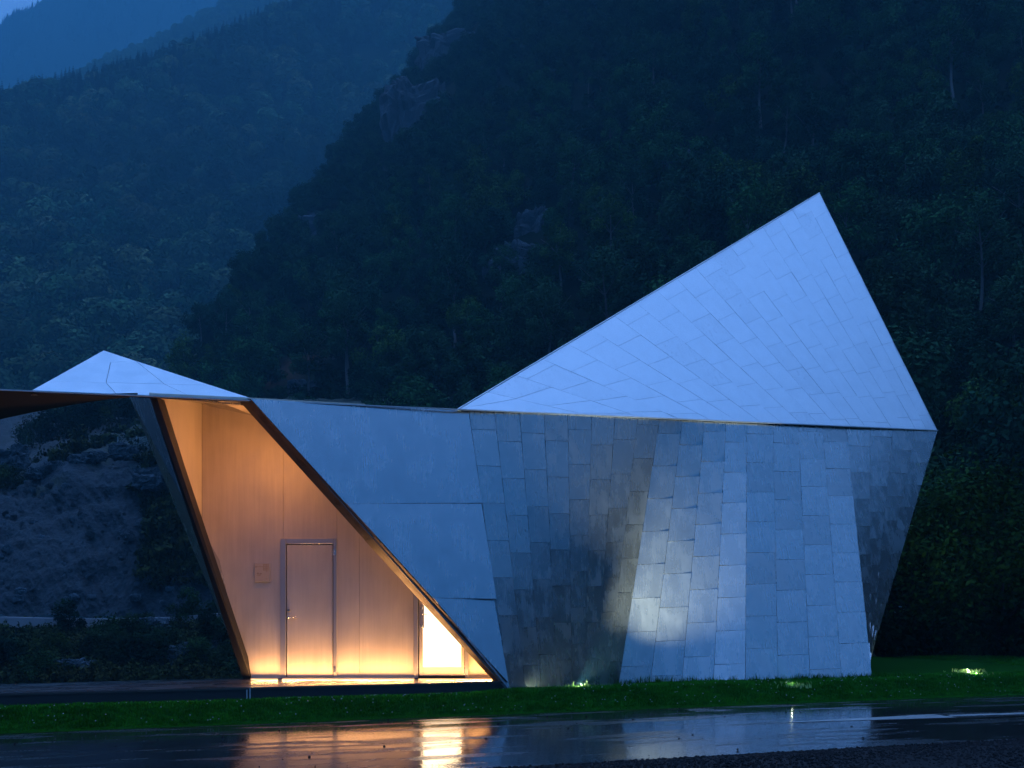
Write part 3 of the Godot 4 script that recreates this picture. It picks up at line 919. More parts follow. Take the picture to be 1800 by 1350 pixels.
func build_lamps() -> void:
	var labels := ["ground spotlight in the grass below the folded valley of the wall", "ground spotlight in the grass below the broad blue wall face", "ground spotlight in the lawn to the right of the building", "ground spotlight farthest back, at the edge of the dark bush"]
	var spots := [at(1012, 1219, 15.95), at(1391, 1203, 16.65), at(1715, 1193, 18.6), at(1702, 1187.5, 19.6)]
	var targets := [at(1200, 945, 17.3), at(1110, 800, 16.9), at(1680, 850, 24.0), at(1650, 860, 25.0)]
	var power := [110.0, 44.0, 3.5, 3.0]
	for i in 4:
		var p: Vector3 = spots[i]
		var ab := road_ab(p)
		p.y = ground_y(ab.x, ab.y) + 0.004
		var t := thing("ground_spotlight", p, labels[i], "spotlight", "spotlights sunk in the lawn")
		var h := Shape.new()
		h.tube([Vector3(0, -0.05, 0), Vector3(0, 0.012, 0), Vector3(0, 0.016, 0)], [0.085, 0.085, 0.070], 16)
		put("housing", h, M.deck_edge, t)
		var l := Shape.new()
		l.tube([Vector3(0, 0.010, 0), Vector3(0, 0.014, 0)], [0.055, 0.050], 16)
		put("lens", l, M.lens, t)
		var sp := SpotLight3D.new()
		sp.position = p + Vector3(0, 0.04, 0)
		var dir: Vector3 = (targets[i] - sp.position).normalized()
		if i == 0: dir = Vector3(0.66, 0.6, -0.46).normalized()
		sp.basis = Basis.looking_at(dir, Vector3(0, 0, 1) if absf(dir.y) > 0.95 else Vector3.UP)
		sp.spot_angle = [26.0, 24.0, 30.0, 30.0][i]
		sp.spot_angle_attenuation = 1.0
		sp.light_color = Color(0.95, 1.0, 0.93)
		sp.light_energy = power[i]
		sp.light_size = 0.03
		sp.spot_range = 60.0
		sp.spot_attenuation = 2.0
		sp.shadow_enabled = true
		place("spotlight_beam", sp)
		# light caught by the blades that stand around the glass
		var om := OmniLight3D.new()
		om.position = p + Vector3(0, 0.032, 0)
		om.light_color = Color(0.93, 1.0, 0.86)
		om.light_energy = [0.14, 0.05, 0.14, 0.14][i]
		om.light_size = 0.02
		om.omni_range = 30.0
		om.omni_attenuation = 2.0
		om.shadow_enabled = true
		place("spotlight_spill", om)
		var g := Shape.new()
		for k in 70:
			var ang := rng.randf() * TAU
			var r := rng.randf_range(0.08, 0.36 if k > 30 else 0.16)
			var base := Vector3(cos(ang) * r * 1.3, -0.01, sin(ang) * r)
			var hh := rng.randf_range(0.05, 0.10)
			if i == 0 and k < 2: hh = 0.17 - 0.04 * k
			var lean := Vector3(rng.randf_range(-0.5, 0.3), 0, rng.randf_range(-0.3, 0.3))
			var side := Vector3(0.008, 0, 0.003)
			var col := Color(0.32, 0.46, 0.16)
			var mid := base + Vector3(0, hh * 0.6, 0) + lean * hh * 0.3
			g.quad(base - side, base + side, mid + side * 0.8, mid - side * 0.8, Vector3(0, 0.2, 1), col)
			g.tri(mid - side * 0.8, mid + side * 0.8, base + Vector3(0, hh, 0) + lean * hh, Vector3(0, 0.2, 1), col)
		var gt := put("lit_grass_tuft", g, M.blade)
		gt.position = p
		tag(gt, ["tall bright blades of grass beside the spotlight below the wall valley", "bright grass around the spotlight below the blue wall face", "bright grass around the spotlight right of the building", "bright grass around the farthest spotlight by the bush"][i], "grass", "grass lit by the ground spotlights", "stuff")

# ---------------------------------------------------------------- hills

func surf(ctrl: Array, u: float, v: float) -> Vector3:  # a smooth sheet through a net of surveyed points; u, v in 0..1
	var rows := ctrl.size()
	var cols: int = ctrl[0].size()
	var fv := clampf(v, 0.0, 1.0) * (rows - 1)
	var fu := clampf(u, 0.0, 1.0) * (cols - 1)
	var j := mini(int(fv), rows - 2)
	var i := mini(int(fu), cols - 2)
	var line := []
	for jj in [j - 1, j, j + 1, j + 2]:
		var r: Array = ctrl[clampi(jj, 0, rows - 1)]
		line.append((r[i] as Vector3).cubic_interpolate(r[i + 1], r[maxi(i - 1, 0)], r[mini(i + 2, cols - 1)], fu - i))
	return (line[1] as Vector3).cubic_interpolate(line[2], line[0], line[3], fv - j)

func net(rows: Array) -> Array:
	var out := []
	for r in rows:
		var line := []
		for p in r: line.append(p if p is Vector3 else at(p[0], p[1], p[2]))
		out.append(line)
	return out

func normal_on(ctrl: Array, u: float, v: float) -> Vector3:
	var g := (surf(ctrl, u + 0.01, v) - surf(ctrl, u - 0.01, v)).cross(surf(ctrl, u, v + 0.01) - surf(ctrl, u, v - 0.01)).normalized()
	return g if g.y > 0 else -g

func hill(called: String, ctrl: Array, nu: int, nv: int, rough: float, scale: float, col: Callable, label: String, material: Material, streak := 0.0) -> void:
	var s := grid(steps_of(0, 1, nu), steps_of(0, 1, nv), func(u, v):
		var p := surf(ctrl, u, v)
		var n := normal_on(ctrl, u, v)
		return p + n * rough * (noise.get_noise_3d(p.x * scale, p.y * scale, p.z * scale) + 0.5 * ridges.get_noise_3d(p.x * scale, p.y * scale * 0.6, p.z * scale)) + n * streak * (ridges.get_noise_2d(u * 900.0 + v * 260.0, v * 90.0) + 0.4 * noise.get_noise_2d(u * 2600.0 + v * 700.0, v * 300.0)), col)
	tag(put(called, s, material), label, "hillside", "", "structure")

func crown_shape(seed_: int, rad: float, h: float, clumps: int, per: int, leaf: float, base_y: float, top_bias := 0.0, tint := Color(0.046, 0.112, 0.050)) -> Shape:
	var r := RandomNumberGenerator.new()
	r.seed = seed_
	var s := Shape.new()
	for k in clumps:
		var t := r.randf() * TAU
		var z := r.randf_range(-0.85, 1.0)
		var w := sqrt(maxf(0.0, 1.0 - z * z))
		var reach := r.randf_range(0.45, 0.88)
		if top_bias > 0.0: w *= 1.0 - top_bias * maxf(z, 0.0)
		var c := Vector3(cos(t) * w * rad * reach, base_y + h * 0.5 + z * h * 0.5 * reach, sin(t) * w * rad * reach)
		var cr := rad * r.randf_range(0.26, 0.46)
		var ck := r.randf_range(0.35, 1.7)
		for i in per:
			var d := Vector3(r.randfn(), r.randfn() * 0.75, r.randfn()).normalized()
			var p := c + d * cr * pow(r.randf(), 0.45) * Vector3(1, 0.72, 1).length() / 1.58
			var n := (d * 0.7 + Vector3(r.randfn(), r.randfn() + 0.9, r.randfn()) * 0.6).normalized()
			var a := n.cross(Vector3(r.randfn(), r.randfn(), r.randfn())).normalized()
			var b := n.cross(a)
			var l := leaf * r.randf_range(0.7, 1.35)
			var kk := ck * r.randf_range(0.85, 1.2)
			var col := Color(tint.r * kk, tint.g * kk, tint.b * kk)
			s.tri(p - a * l * 0.5, p + b * l * 0.27, p + a * l * 0.5, n, col)
			s.tri(p - a * l * 0.5, p - b * l * 0.27, p + a * l * 0.5, n, col)
	return s

func trunk_shape(seed_: int, h: float, r0: float, limbs: int, rad: float) -> Shape:
	var r := RandomNumberGenerator.new()
	r.seed = seed_
	var s := Shape.new()
	var path := []
	var radii := []
	var p := Vector3(0, -0.6, 0)
	for i in 6:
		path.append(p)
		radii.append(lerpf(r0, r0 * 0.25, i / 5.0))
		p += Vector3(r.randfn() * 0.14, (h + 0.6) / 5.0, r.randfn() * 0.14)
	s.tube(path, radii, 6)
	for k in limbs:
		var i := r.randi_range(2, 4)
		var t := r.randf() * TAU
		var o: Vector3 = path[i]
		var e := o + Vector3(cos(t) * rad * 0.8, h * r.randf_range(0.14, 0.32), sin(t) * rad * 0.8)
		s.tube([o, o.lerp(e, 0.5) + Vector3(0, 0.2, 0), e], [radii[i] * 0.55, radii[i] * 0.35, 0.02], 5)
	return s

func far_crown(seed_: int, rad: float, h: float, n: int, leaf: float, tint: Color) -> Shape:
	var r := RandomNumberGenerator.new()
	r.seed = seed_
	var s := Shape.new()
	for k in 9:
		var t := r.randf() * TAU
		var z := r.randf_range(-0.6, 1.0)
		var w := sqrt(maxf(0.0, 1.0 - z * z))
		var c := Vector3(cos(t) * w * rad * 0.6, h * 0.55 + z * h * 0.32, sin(t) * w * rad * 0.6)
		var ck := r.randf_range(0.7, 1.3)
		for i in n / 9:
			var d := Vector3(r.randfn(), r.randfn(), r.randfn()).normalized()
			var p := c + d * rad * 0.42
			var nn := (d + Vector3(0, 0.5, 0) + Vector3(r.randfn(), r.randfn(), r.randfn()) * 0.4).normalized()
			var a := nn.cross(Vector3(r.randfn(), r.randfn(), r.randfn())).normalized() * leaf * r.randf_range(0.6, 1.3)
			var b := nn.cross(a) * 0.6
			var kk := ck * r.randf_range(0.8, 1.2)
			s.tri(p - a * 0.5, p + b * 0.5, p + a * 0.5, nn, Color(tint.r * kk, tint.g * kk, tint.b * kk))
			s.tri(p - a * 0.5, p - b * 0.5, p + a * 0.5, nn, Color(tint.r * kk, tint.g * kk, tint.b * kk))
	return s

func spruce_shape(seed_: int, h: float, rad: float) -> Shape:
	var r := RandomNumberGenerator.new()
	r.seed = seed_
	var s := Shape.new()
	s.tube([Vector3(0, -0.5, 0), Vector3(0, h, 0)], [0.2, 0.02], 5, Color(0.03, 0.025, 0.02))
	for i in 26:
		var t := i / 26.0
		var y := h * (0.08 + 0.92 * t)
		var rr := rad * pow(1.0 - t, 0.8) + 0.15
		for k in 7:
			var ang := TAU * k / 7.0 + i * 1.3 + r.randf() * 0.5
			var d := Vector3(cos(ang), -0.28, sin(ang))
			var side := Vector3(-sin(ang), 0, cos(ang)) * rr * 0.24
			var l := rr * r.randf_range(0.75, 1.15)
			var kk := r.randf_range(0.7, 1.2)
			s.tri(Vector3(0, y, 0) - side * 0.3, Vector3(0, y, 0) + d * l * 0.6 + side, Vector3(0, y, 0) + d * l, Vector3.UP + d, Color(0.018, 0.032, 0.018) * kk)
			s.tri(Vector3(0, y, 0) + side * 0.3, Vector3(0, y, 0) + d * l * 0.6 - side, Vector3(0, y, 0) + d * l, Vector3.UP + d, Color(0.018, 0.032, 0.018) * kk)
	return s

func near_hill() -> Array:
	var c := net([
		[[640, 1085, 260], [300, 1085, 105], [430, 1085, 76], [900, 1080, 60], [1350, 1080, 52], [1850, 1080, 43], [2700, 1080, 40], Vector3(70, 0, -22), Vector3(130, 0, 48)],
		[[640, 820, 270], [360, 800, 112], [430, 760, 88], [900, 800, 72], [1350, 800, 63], [1850, 800, 53], [2700, 800, 48], Vector3(76, 11, -26), Vector3(136, 11, 44)],
		[[700, 640, 290], [385, 640, 126], [470, 590, 108], [900, 640, 88], [1350, 640, 78], [1850, 640, 66], [2700, 640, 58], Vector3(84, 22, -30), Vector3(144, 22, 40)],
		[[760, 500, 310], [480, 500, 148], [570, 440, 128], [900, 480, 106], [1350, 480, 94], [1850, 480, 80], [2700, 480, 72], Vector3(96, 36, -36), Vector3(156, 36, 34)],
		[[830, 400, 330], [580, 370, 172], [660, 290, 150], [900, 330, 128], [1350, 330, 114], [1850, 330, 98], [2700, 330, 88], Vector3(112, 54, -44), Vector3(172, 54, 26)],
		[[900, 300, 360], [680, 250, 204], [750, 150, 178], [950, 160, 154], [1350, 160, 136], [1850, 160, 118], [2700, 160, 106], Vector3(132, 78, -54), Vector3(192, 78, 16)],
		[[980, 150, 400], [830, 60, 246], [900, -40, 214], [1050, -40, 190], [1350, -40, 168], [1850, -40, 148], [2700, -40, 134], Vector3(160, 114, -68), Vector3(220, 114, 2)],
		[[1100, 0, 440], [1000, -120, 300], [1080, -230, 262], [1200, -240, 235], [1450, -240, 210], [1850, -240, 186], [2700, -240, 170], Vector3(196, 170, -86), Vector3(256, 170, -16)],
	])
	for row in c:                                      # the spur on the left stands further off
		for k in 4:
			var eye := Vector3(0, EYE, 0)
			row[k] = eye + (row[k] - eye) * [1.35, 1.5, 1.45, 1.2][k]
	return c

func far_hill() -> Array:
	return net([
		[[-900, 1075, 200], [-300, 1075, 215], [0, 1075, 220], [300, 1075, 225], [700, 1075, 260], [1200, 1075, 330]],
		[[-900, 800, 225], [-300, 800, 245], [0, 780, 255], [300, 770, 265], [700, 760, 300], [1200, 760, 380]],
		[[-900, 620, 270], [-300, 600, 300], [0, 590, 315], [300, 580, 330], [700, 560, 370], [1200, 540, 450]],
		[[-900, 500, 330], [-300, 460, 370], [0, 440, 390], [300, 420, 410], [700, 380, 460], [1200, 340, 540]],
		[[-900, 400, 395], [-300, 350, 440], [0, 320, 470], [300, 270, 500], [700, 190, 570], [1200, 140, 650]],
		[[-900, 330, 450], [-300, 270, 500], [0, 222, 535], [300, 145, 575], [700, -10, 680], [1200, -60, 760]],
		[[-900, 320, 540], [-300, 270, 600], [0, 225, 640], [300, 150, 700], [700, 0, 800], [1200, -80, 880]],
	])

func mid_hill() -> Array:
	return net([
		[[-200, 400, 640], [0, 320, 700], [200, 260, 740], [400, 180, 780], [700, 60, 860], [1100, -50, 950]],
		[[-200, 300, 760], [0, 235, 800], [130, 150, 840], [300, 70, 900], [600, -70, 1000], [1100, -200, 1100]],
		[[-200, 310, 900], [0, 250, 950], [130, 170, 1000], [300, 90, 1050], [600, -50, 1150], [1100, -180, 1250]],
	])

func last_hill() -> Array:
	return net([
		[[-900, 600, 1000], [-200, 500, 1050], [100, 450, 1100], [400, 300, 1150], [900, 150, 1250]],
		[[-900, 350, 1250], [-200, 240, 1300], [100, 190, 1350], [400, 60, 1420], [900, -100, 1500]],
		[[-900, 150, 1450], [-200, 105, 1500], [60, 22, 1550], [400, -220, 1650], [900, -400, 1800]],
		[[-900, 160, 1700], [-200, 120, 1750], [60, 40, 1800], [400, -180, 1900], [900, -350, 2000]],
	])

func left_bank() -> Array:                             # the bushy bank beyond the deck, up to the far road
	return net([
		[[-700, 1222, 44], [-200, 1214, 45], [0, 1210, 46], [150, 1208, 46.5], [300, 1206, 47], [430, 1206, 47], [700, 1206, 47], [1000, 1206, 46]],
		[[-700, 1170, 50], [-200, 1165, 51], [0, 1160, 51], [150, 1160, 52], [300, 1155, 52], [430, 1150, 52], [700, 1150, 52], [1000, 1150, 51]],
		[[-700, 1125, 55], [-200, 1116, 56], [0, 1112, 57], [150, 1116, 57.5], [300, 1110, 58], [430, 1098, 58], [700, 1090, 57], [1000, 1090, 56]],
		[[-700, 1092, 62], [-200, 1090, 64], [0, 1089, 65], [150, 1092, 65], [300, 1089, 66], [430, 1080, 67], [700, 1070, 66], [1000, 1066, 62]],
	])

func knoll() -> Array:                                 # the netted rock slope above that road
	return net([
		[[-700, 1088, 62.5], [-200, 1087, 64.5], [0, 1086, 65.5], [150, 1088, 65.8], [300, 1086, 66.5], [450, 1078, 67], [700, 1060, 70]],
		[[-700, 1020, 66], [-200, 1015, 67], [0, 1010, 68], [150, 990, 68.5], [300, 970, 69], [450, 950, 70], [700, 940, 73]],
		[[-700, 960, 70], [-200, 950, 71], [0, 935, 72], [150, 900, 72.5], [300, 875, 73], [450, 860, 75], [700, 850, 78]],
		[[-700, 910, 76], [-200, 895, 77], [0, 870, 78], [120, 815, 78], [300, 785, 80], [450, 770, 83], [700, 760, 86]],
		[[-700, 860, 96], [-200, 840, 98], [0, 800, 100], [120, 765, 100], [300, 740, 104], [450, 720, 108], [700, 700, 112]],
		[[-700, 760, 150], [-200, 740, 150], [0, 720, 150], [120, 700, 150], [300, 680, 150], [450, 700, 150], [700, 700, 150]],
	])

func build_hills() -> void:
	var forest_floor := func(p, q, w): return Color(0.008, 0.014, 0.007) * (1.0 + 0.5 * noise.get_noise_3d(p.x * 2, p.y * 2, p.z * 2))
	var near := near_hill()
	scree = on_sheet(near, 522, 648)
	hill("near_hillside", near, 140, 110, 1.6, 1.4, func(p, q, w):
		var k := 1.0 + 0.6 * noise.get_noise_3d(p.x * 5, p.y * 5, p.z * 5)
		var c := Color(0.008, 0.012, 0.007)
		var bare := clampf(1.3 - p.distance_to(scree) / 5.5, 0.0, 1.0) * 1.6 + 0.35 * noise.get_noise_3d(p.x * 9, p.y * 9, p.z * 9)
		c = c.lerp(Color(0.050, 0.027, 0.019), clampf(bare, 0.0, 1.0))
		return c * k, "steep dark wooded slope close behind the building", M.hill)
	hill("far_hillside", far_hill(), 80, 80, 5.0, 0.4, forest_floor, "hazy wooded valley side rising on the left", M.hill)
	hill("middle_ridge", mid_hill(), 50, 20, 6.0, 0.3, forest_floor, "hazy wooded ridge behind the row of spruces", M.hill)
	hill("last_mountain", last_hill(), 60, 40, 14.0, 0.12, forest_floor, "blue farthest mountain meeting the evening sky", M.hill)
	hill("left_bank", left_bank(), 90, 40, 0.45, 6.0, func(p, q, w):
		var t := smoothstep(-0.2, 0.35, noise.get_noise_3d(p.x * 7, p.y * 7, p.z * 7))
		return Color(0.030, 0.036, 0.014).lerp(Color(0.060, 0.046, 0.030), t), "rough overgrown bank below the far road", M.hill)
	hill("rock_slope", knoll(), 260, 170, 0.9, 3.0, func(p, q, w):
		var t := 0.8 * noise.get_noise_2d(w.x * 2200.0 + w.y * 600.0, w.y * 160.0) + 0.6 * ridges.get_noise_2d(w.x * 900.0 + w.y * 260.0, w.y * 90.0)
		var c := Color(0.007, 0.015, 0.020) * (1.0 + 0.95 * t)
		var green := smoothstep(0.56, 0.72, w.y + 0.25 * noise.get_noise_3d(p.x * 4, p.y * 4, p.z * 4)) * (0.25 if p.x < -36 and w.y > 0.6 else 1.0)
		if p.x < -38.0 and w.y > 0.62: c = Color(0.026, 0.025, 0.027) * (1.0 + 0.5 * t)
		return c.lerp(Color(0.020, 0.028, 0.012), green), "bare streaked rock slope above the far road", M.rock, 0.14)

func build_far_woods() -> void:
	# broadleaf woods on the valley side
	var bl := far_crown(301, 4.2, 9.5, 1500, 0.75, Color(0.062, 0.120, 0.058)).mesh(M.far_leaf)
	var bl2 := far_crown(302, 3.6, 11.0, 1400, 0.7, Color(0.026, 0.075, 0.042)).mesh(M.far_leaf)
	var sp := spruce_shape(303, 17.0, 2.6).mesh(M.far_leaf)
	var fh := far_hill()
	var sets := [[], []]
	var cols := [[], []]
	for i in 4300:
		var u := rng.randf()
		var v := pow(rng.randf(), 0.8) * 0.86
		var p := surf(fh, u, v)
		var s := rng.randf_range(1.0, 2.1)
		var which := i % 2
		sets[which].append(Transform3D(Basis(Vector3.UP, rng.randf() * TAU).scaled(Vector3(s, s * rng.randf_range(0.85, 1.15), s)), p - Vector3(0, 1.5, 0)))
		var k := rng.randf_range(0.6, 1.2) * (1.0 + 0.4 * noise.get_noise_3d(p.x * 0.7, p.y * 0.7, p.z * 0.7) + 0.9 * noise.get_noise_3d(p.x * 0.2, p.y * 0.2, p.z * 0.2))
		var warm := rng.randf_range(0.8, 1.7)
		cols[which].append(Color(k * warm, k, k * rng.randf_range(0.7, 1.0)))
	scatter("valley_woods", bl, sets[0], cols[0], "hazy broadleaf forest covering the valley side", "forest")
	scatter("valley_woods", bl2, sets[1], cols[1], "darker broadleaf trees mixed through the hazy valley forest", "forest")
	var xf := []
	var cc := []
	for i in 1500:
		var u := rng.randf()
		var v := 0.83 + 0.065 * rng.randfn() * 0.45
		v -= 0.02 * noise.get_noise_1d(u * 300.0)
		var p := surf(fh, u, clampf(v, 0.68, 0.9))
		var s := rng.randf_range(0.8, 1.5)
		xf.append(Transform3D(Basis(Vector3.UP, rng.randf() * TAU).scaled(Vector3(s, s, s)), p - Vector3(0, 1, 0)))
		var k := rng.randf_range(0.5, 0.9)
		cc.append(Color(k, k, k))
	scatter("spruce_belt", sp, xf, cc, "dark belt of spruces along the crest of the valley side", "forest")
	xf = []; cc = []
	var mh := mid_hill()
	for i in 2600:
		var u := rng.randf()
		var p := surf(mh, u, rng.randf() * 0.6)
		var s := rng.randf_range(0.7, 1.3)
		xf.append(Transform3D(Basis(Vector3.UP, rng.randf() * TAU).scaled(Vector3(s, s, s)), p - Vector3(0, 2, 0)))
		var k := rng.randf_range(0.9, 1.5)
		cc.append(Color(k * 1.15, k, k))
	scatter("ridge_woods", bl, xf, cc, "pale hazy forest on the ridge behind the spruces", "forest")
	xf = []; cc = []
	var lh := last_hill()
	for i in 3600:
		var u := rng.randf()
		var v := 0.3 + 0.42 * sqrt(rng.randf())
		var p := surf(lh, u, v)
		var s := rng.randf_range(0.5, 1.2)
		xf.append(Transform3D(Basis(Vector3.UP, rng.randf() * TAU).scaled(Vector3(s, s, s)), p - Vector3(0, 1, 0)))
		cc.append(Color(1, 1, 1))
	scatter("mountain_woods", sp, xf, cc, "tiny trees along the skyline of the farthest mountain", "forest")

# ---------------------------------------------------------------- trees close by

var outcrops := []
var scree := Vector3.ZERO

func on_sheet(ctrl: Array, px: float, py: float) -> Vector3:   # the point of a hillside on a given bearing
	var best := Vector3.ZERO
	var bd := 1e9
	for i in 101:
		for j in 101:
			var p := surf(ctrl, i / 100.0, j / 100.0)
			if p.z > -1.0: continue
			var d := Vector2(900.0 + 1800.0 * p.x / -p.z - px, 1060.0 - 1800.0 * (p.y - EYE) / -p.z - py).length()
			if d < bd: bd = d; best = p
	return best


func rock_shape(seed_: int, size: Vector3) -> Shape:
	var f := FastNoiseLite.new()
	f.seed = seed_
	f.frequency = 0.9
	f.fractal_octaves = 4
	var pos := func(i: int, j: int) -> Vector3:
		var t := TAU * i / 64.0
		var ph := PI * j / 40.0
		var d := Vector3(cos(t) * sin(ph), cos(ph), sin(t) * sin(ph))
		var q := Vector3(signf(d.x) * pow(absf(d.x), 0.6), signf(d.y) * pow(absf(d.y), 0.6), signf(d.z) * pow(absf(d.z), 0.6))
		var k := 1.0 + 0.36 * f.get_noise_3d(d.x * 1.3, d.y * 1.3, d.z * 1.3) + 0.24 * snappedf(f.get_noise_3d(d.x * 4 + 9, d.y * 1.2, d.z * 4), 0.12) + 0.12 * f.get_noise_3d(d.x * 11, d.y * 4 + 4, d.z * 11)
		return q * k * size
	var s := Shape.new()
	for i in 64:
		for j in 40:
			var a: Vector3 = pos.call(i, j); var b: Vector3 = pos.call(i + 1, j); var c: Vector3 = pos.call(i + 1, j + 1); var d: Vector3 = pos.call(i, j + 1)
			var k := 0.046 + 0.034 * f.get_noise_2d(i * 0.8, j * 0.22) + 0.02 * f.get_noise_2d(i * 2.9, j * 1.1)
			var col := Color(k * 0.72, k * 1.15, k * 1.4)
			s.tri(a, b, c, a + b + c, col)
			s.tri(a, c, d, a + c + d, col)
	return s

func build_outcrops() -> void:
	var near := near_hill()
	var list := [
		[800, 100, Vector3(66, 48, 40), "weathered rock face high up near the top of the near slope"],
		[742, 215, Vector3(62, 84, 40), "tall cracked rock face below the high outcrop on the slope"],
		[690, 285, Vector3(56, 44, 36), "broad rock ledge at the left edge of the near slope"],
		[562, 420, Vector3(56, 42, 36), "rock face among trees above the bare brown patch"],
		[905, 470, Vector3(60, 42, 40), "pale rock face in the woods above the flat roof"],
		[955, 405, Vector3(34, 46, 28), "small rock face just above the pale one over the flat roof"],
		[1215, 300, Vector3(62, 40, 36), "dim rock face left of the tall yellow-green tree on the slope"],
		[532, 690, Vector3(34, 20, 20), "low boulder over the roof line beside the brown scree"],
	]
	for i in list.size():
		var p := on_sheet(near, list[i][0], list[i][1])
		var size: Vector3 = list[i][2] * (-p.z / 1800.0)
		var o := put("rock_outcrop", rock_shape(400 + i, size), M.rock)
		o.position = p + Vector3(0, -0.2 * size.y, -0.35 * size.z)
		o.rotation.y = 0.5 * sin(i * 2.1)
		tag(o, list[i][3], "rock face", "rock faces on the near slope")
		outcrops.append([p, maxf(size.x, size.y)])

func zone(px: float, py: float) -> String:
	var up := "high on" if py < 170 else "halfway up" if py < 400 else "low on" if py < 620 else "at the foot of"
	var across := "the left edge of the slope" if px < 500 else "the slope left of the rocks" if px < 680 else "the slope by the rocks" if px < 860 else "the slope above the flat roof" if px < 1060 else "the slope before the roof peak" if px < 1260 else "the slope behind the roof peak" if px < 1460 else "the slope right of the peak" if px < 1640 else "the far right slope"
	return up + " " + across

func build_trees() -> void:
	var shape_words := ["round-crowned", "narrow", "wide-spreading", "airy", "lopsided"]
	var tint_words := ["dark green", "yellow-green", "blue-green", "mid-green"]
	var specs := [[2.9, 6.2, 26, 260, 0.28, 1.7, 0.0], [2.0, 8.0, 26, 230, 0.26, 1.6, 0.4], [3.5, 5.4, 30, 240, 0.29, 1.9, 0.1], [2.4, 7.4, 22, 190, 0.24, 2.4, 0.3], [2.7, 6.8, 22, 270, 0.28, 1.3, 0.2]]
	var protos := []
	for k in 5:
		var sp: Array = specs[k]
		var row := []
		var cs := crown_shape(500 + k, sp[0], sp[1], sp[2], sp[3], sp[4], sp[5], sp[6])
		var cm := cs.mesh(M.leaves[0])
		var ts := trunk_shape(520 + k, sp[5] + sp[1] * 0.7, 0.17, 5, sp[0])
		var tm := ts.mesh(M.pale_bark if k == 3 else M.bark)
		for t in 4:
			var n := Node3D.new()
			var tr := MeshInstance3D.new(); tr.name = "trunk"; tr.mesh = tm; n.add_child(tr)
			var cr := MeshInstance3D.new(); cr.name = "crown"; cr.mesh = cm; cr.material_override = M.leaves[t]; n.add_child(cr)
			row.append(n)
		protos.append(row)
	var ctrl := near_hill()
	var found := []
	var cell := {}
	for i in 60000:
		if found.size() > 2400: break
		var u := rng.randf_range(0.075, 0.86)
		var v := rng.randf_range(0.0, 0.97)
		var p := surf(ctrl, u, v)
		var gap := 4.3
		var key := Vector2i(int(floor(p.x / gap)), int(floor(p.z / gap)))
		var clash := false
		for dx in [-1, 0, 1]:
			for dz in [-1, 0, 1]:
				for q in cell.get(key + Vector2i(dx, dz), []):
					if Vector2(q.x - p.x, q.z - p.z).length() < gap: clash = true
		if clash: continue
		var px := 900.0 + 1800.0 * p.x / -p.z
		var py := 1060.0 - 1800.0 * (p.y - EYE) / -p.z
		var bare := false
		for o in outcrops:
			var c: Vector3 = o[0]
			if p.distance_to(c) < o[1] * 1.15 or (absf(p.x - c.x * p.z / c.z) < o[1] * 0.9 and p.z > c.z and p.distance_to(c) < o[1] * 2.0): bare = true
		if (absf(px - 525.0 + (py - 650.0) * 0.5) < 48.0 and py > 590.0 and py < 890.0): bare = true
		if bare: continue
		if not cell.has(key): cell[key] = []
		cell[key].append(p)
		found.append([p, px, py])
	# those that show in the picture, nearest first, are trees of their own
	var seen := []
	var rest := []
	for f in found:
		var hidden: bool = f[1] < 250 or f[1] > 1880 or f[2] > 1000 or f[2] < -20 or (f[1] > 900 and f[1] < 1600 and f[2] > 1060.0 - (f[1] - 700) * 0.75 + 60)
		(rest if hidden else seen).append(f)
	seen.sort_custom(func(x, y): return x[0].z > y[0].z)
	while seen.size() > 285:
		rest.append(seen.pop_back())
	for f in seen:
		var kind := rng.randi_range(0, 4)
		var tint := [0, 0, 0, 2, 2, 3, 3, 1][rng.randi_range(0, 7)] as int
		var o: Node3D = protos[kind][tint].duplicate()
		place("broadleaf_tree", o)
		o.position = f[0] - Vector3(0, 0.5, 0)
		var s := rng.randf_range(0.74, 1.26)
		var size_word := "small" if s < 0.9 else "large" if s > 1.1 else "mid-sized"
		o.scale = Vector3(s, s * rng.randf_range(0.85, 1.15), s)
		o.rotation = Vector3(rng.randf_range(-0.05, 0.12), rng.randf() * TAU, rng.randf_range(-0.08, 0.08))
		tag(o, "%s %s %s tree %s" % [size_word, shape_words[kind], tint_words[tint], zone(f[1], f[2] - 40.0)], "tree", "broadleaf trees on the near slope")
	var alike := {}                                    # trees whose words agree are told apart by their order across the slope
	for c in get_children():
		if c.has_meta("group") and c.get_meta("group") == "broadleaf trees on the near slope":
			var l: String = c.get_meta("label")
			if not alike.has(l): alike[l] = []
			alike[l].append(c)
	for l in alike:
		var row: Array = alike[l]
		if row.size() < 2: continue
		row.sort_custom(func(x, y): return x.position.x / -x.position.z < y.position.x / -y.position.z)
		for k in row.size():
			row[k].set_meta("label", ("leftmost " if k == 0 else "rightmost " if k == row.size() - 1 else ["second-left ", "third-left ", "fourth-left ", "fifth-left ", "sixth-left "][mini(k - 1, 4)]) + l)
	var bins := [[], [], []]
	var bc := [[], [], []]
	for f in rest:
		var k := rng.randi_range(0, 2)
		var s := rng.randf_range(0.65, 1.15)
		bins[k].append(Transform3D(Basis(Vector3.UP, rng.randf() * TAU).scaled(Vector3(s, s, s)), f[0] - Vector3(0, 0.5, 0)))
		var kk := rng.randf_range(0.7, 1.1)
		bc[k].append(Color(kk * rng.randf_range(0.8, 1.2), kk, kk))
	for k in 3:
		scatter("hillside_woods", protos[k][0].get_node("crown").mesh, bins[k], bc[k], ["further round trees filling the dark slope", "further tall trees filling the dark slope", "further spreading trees filling the dark slope"][k], "woods")
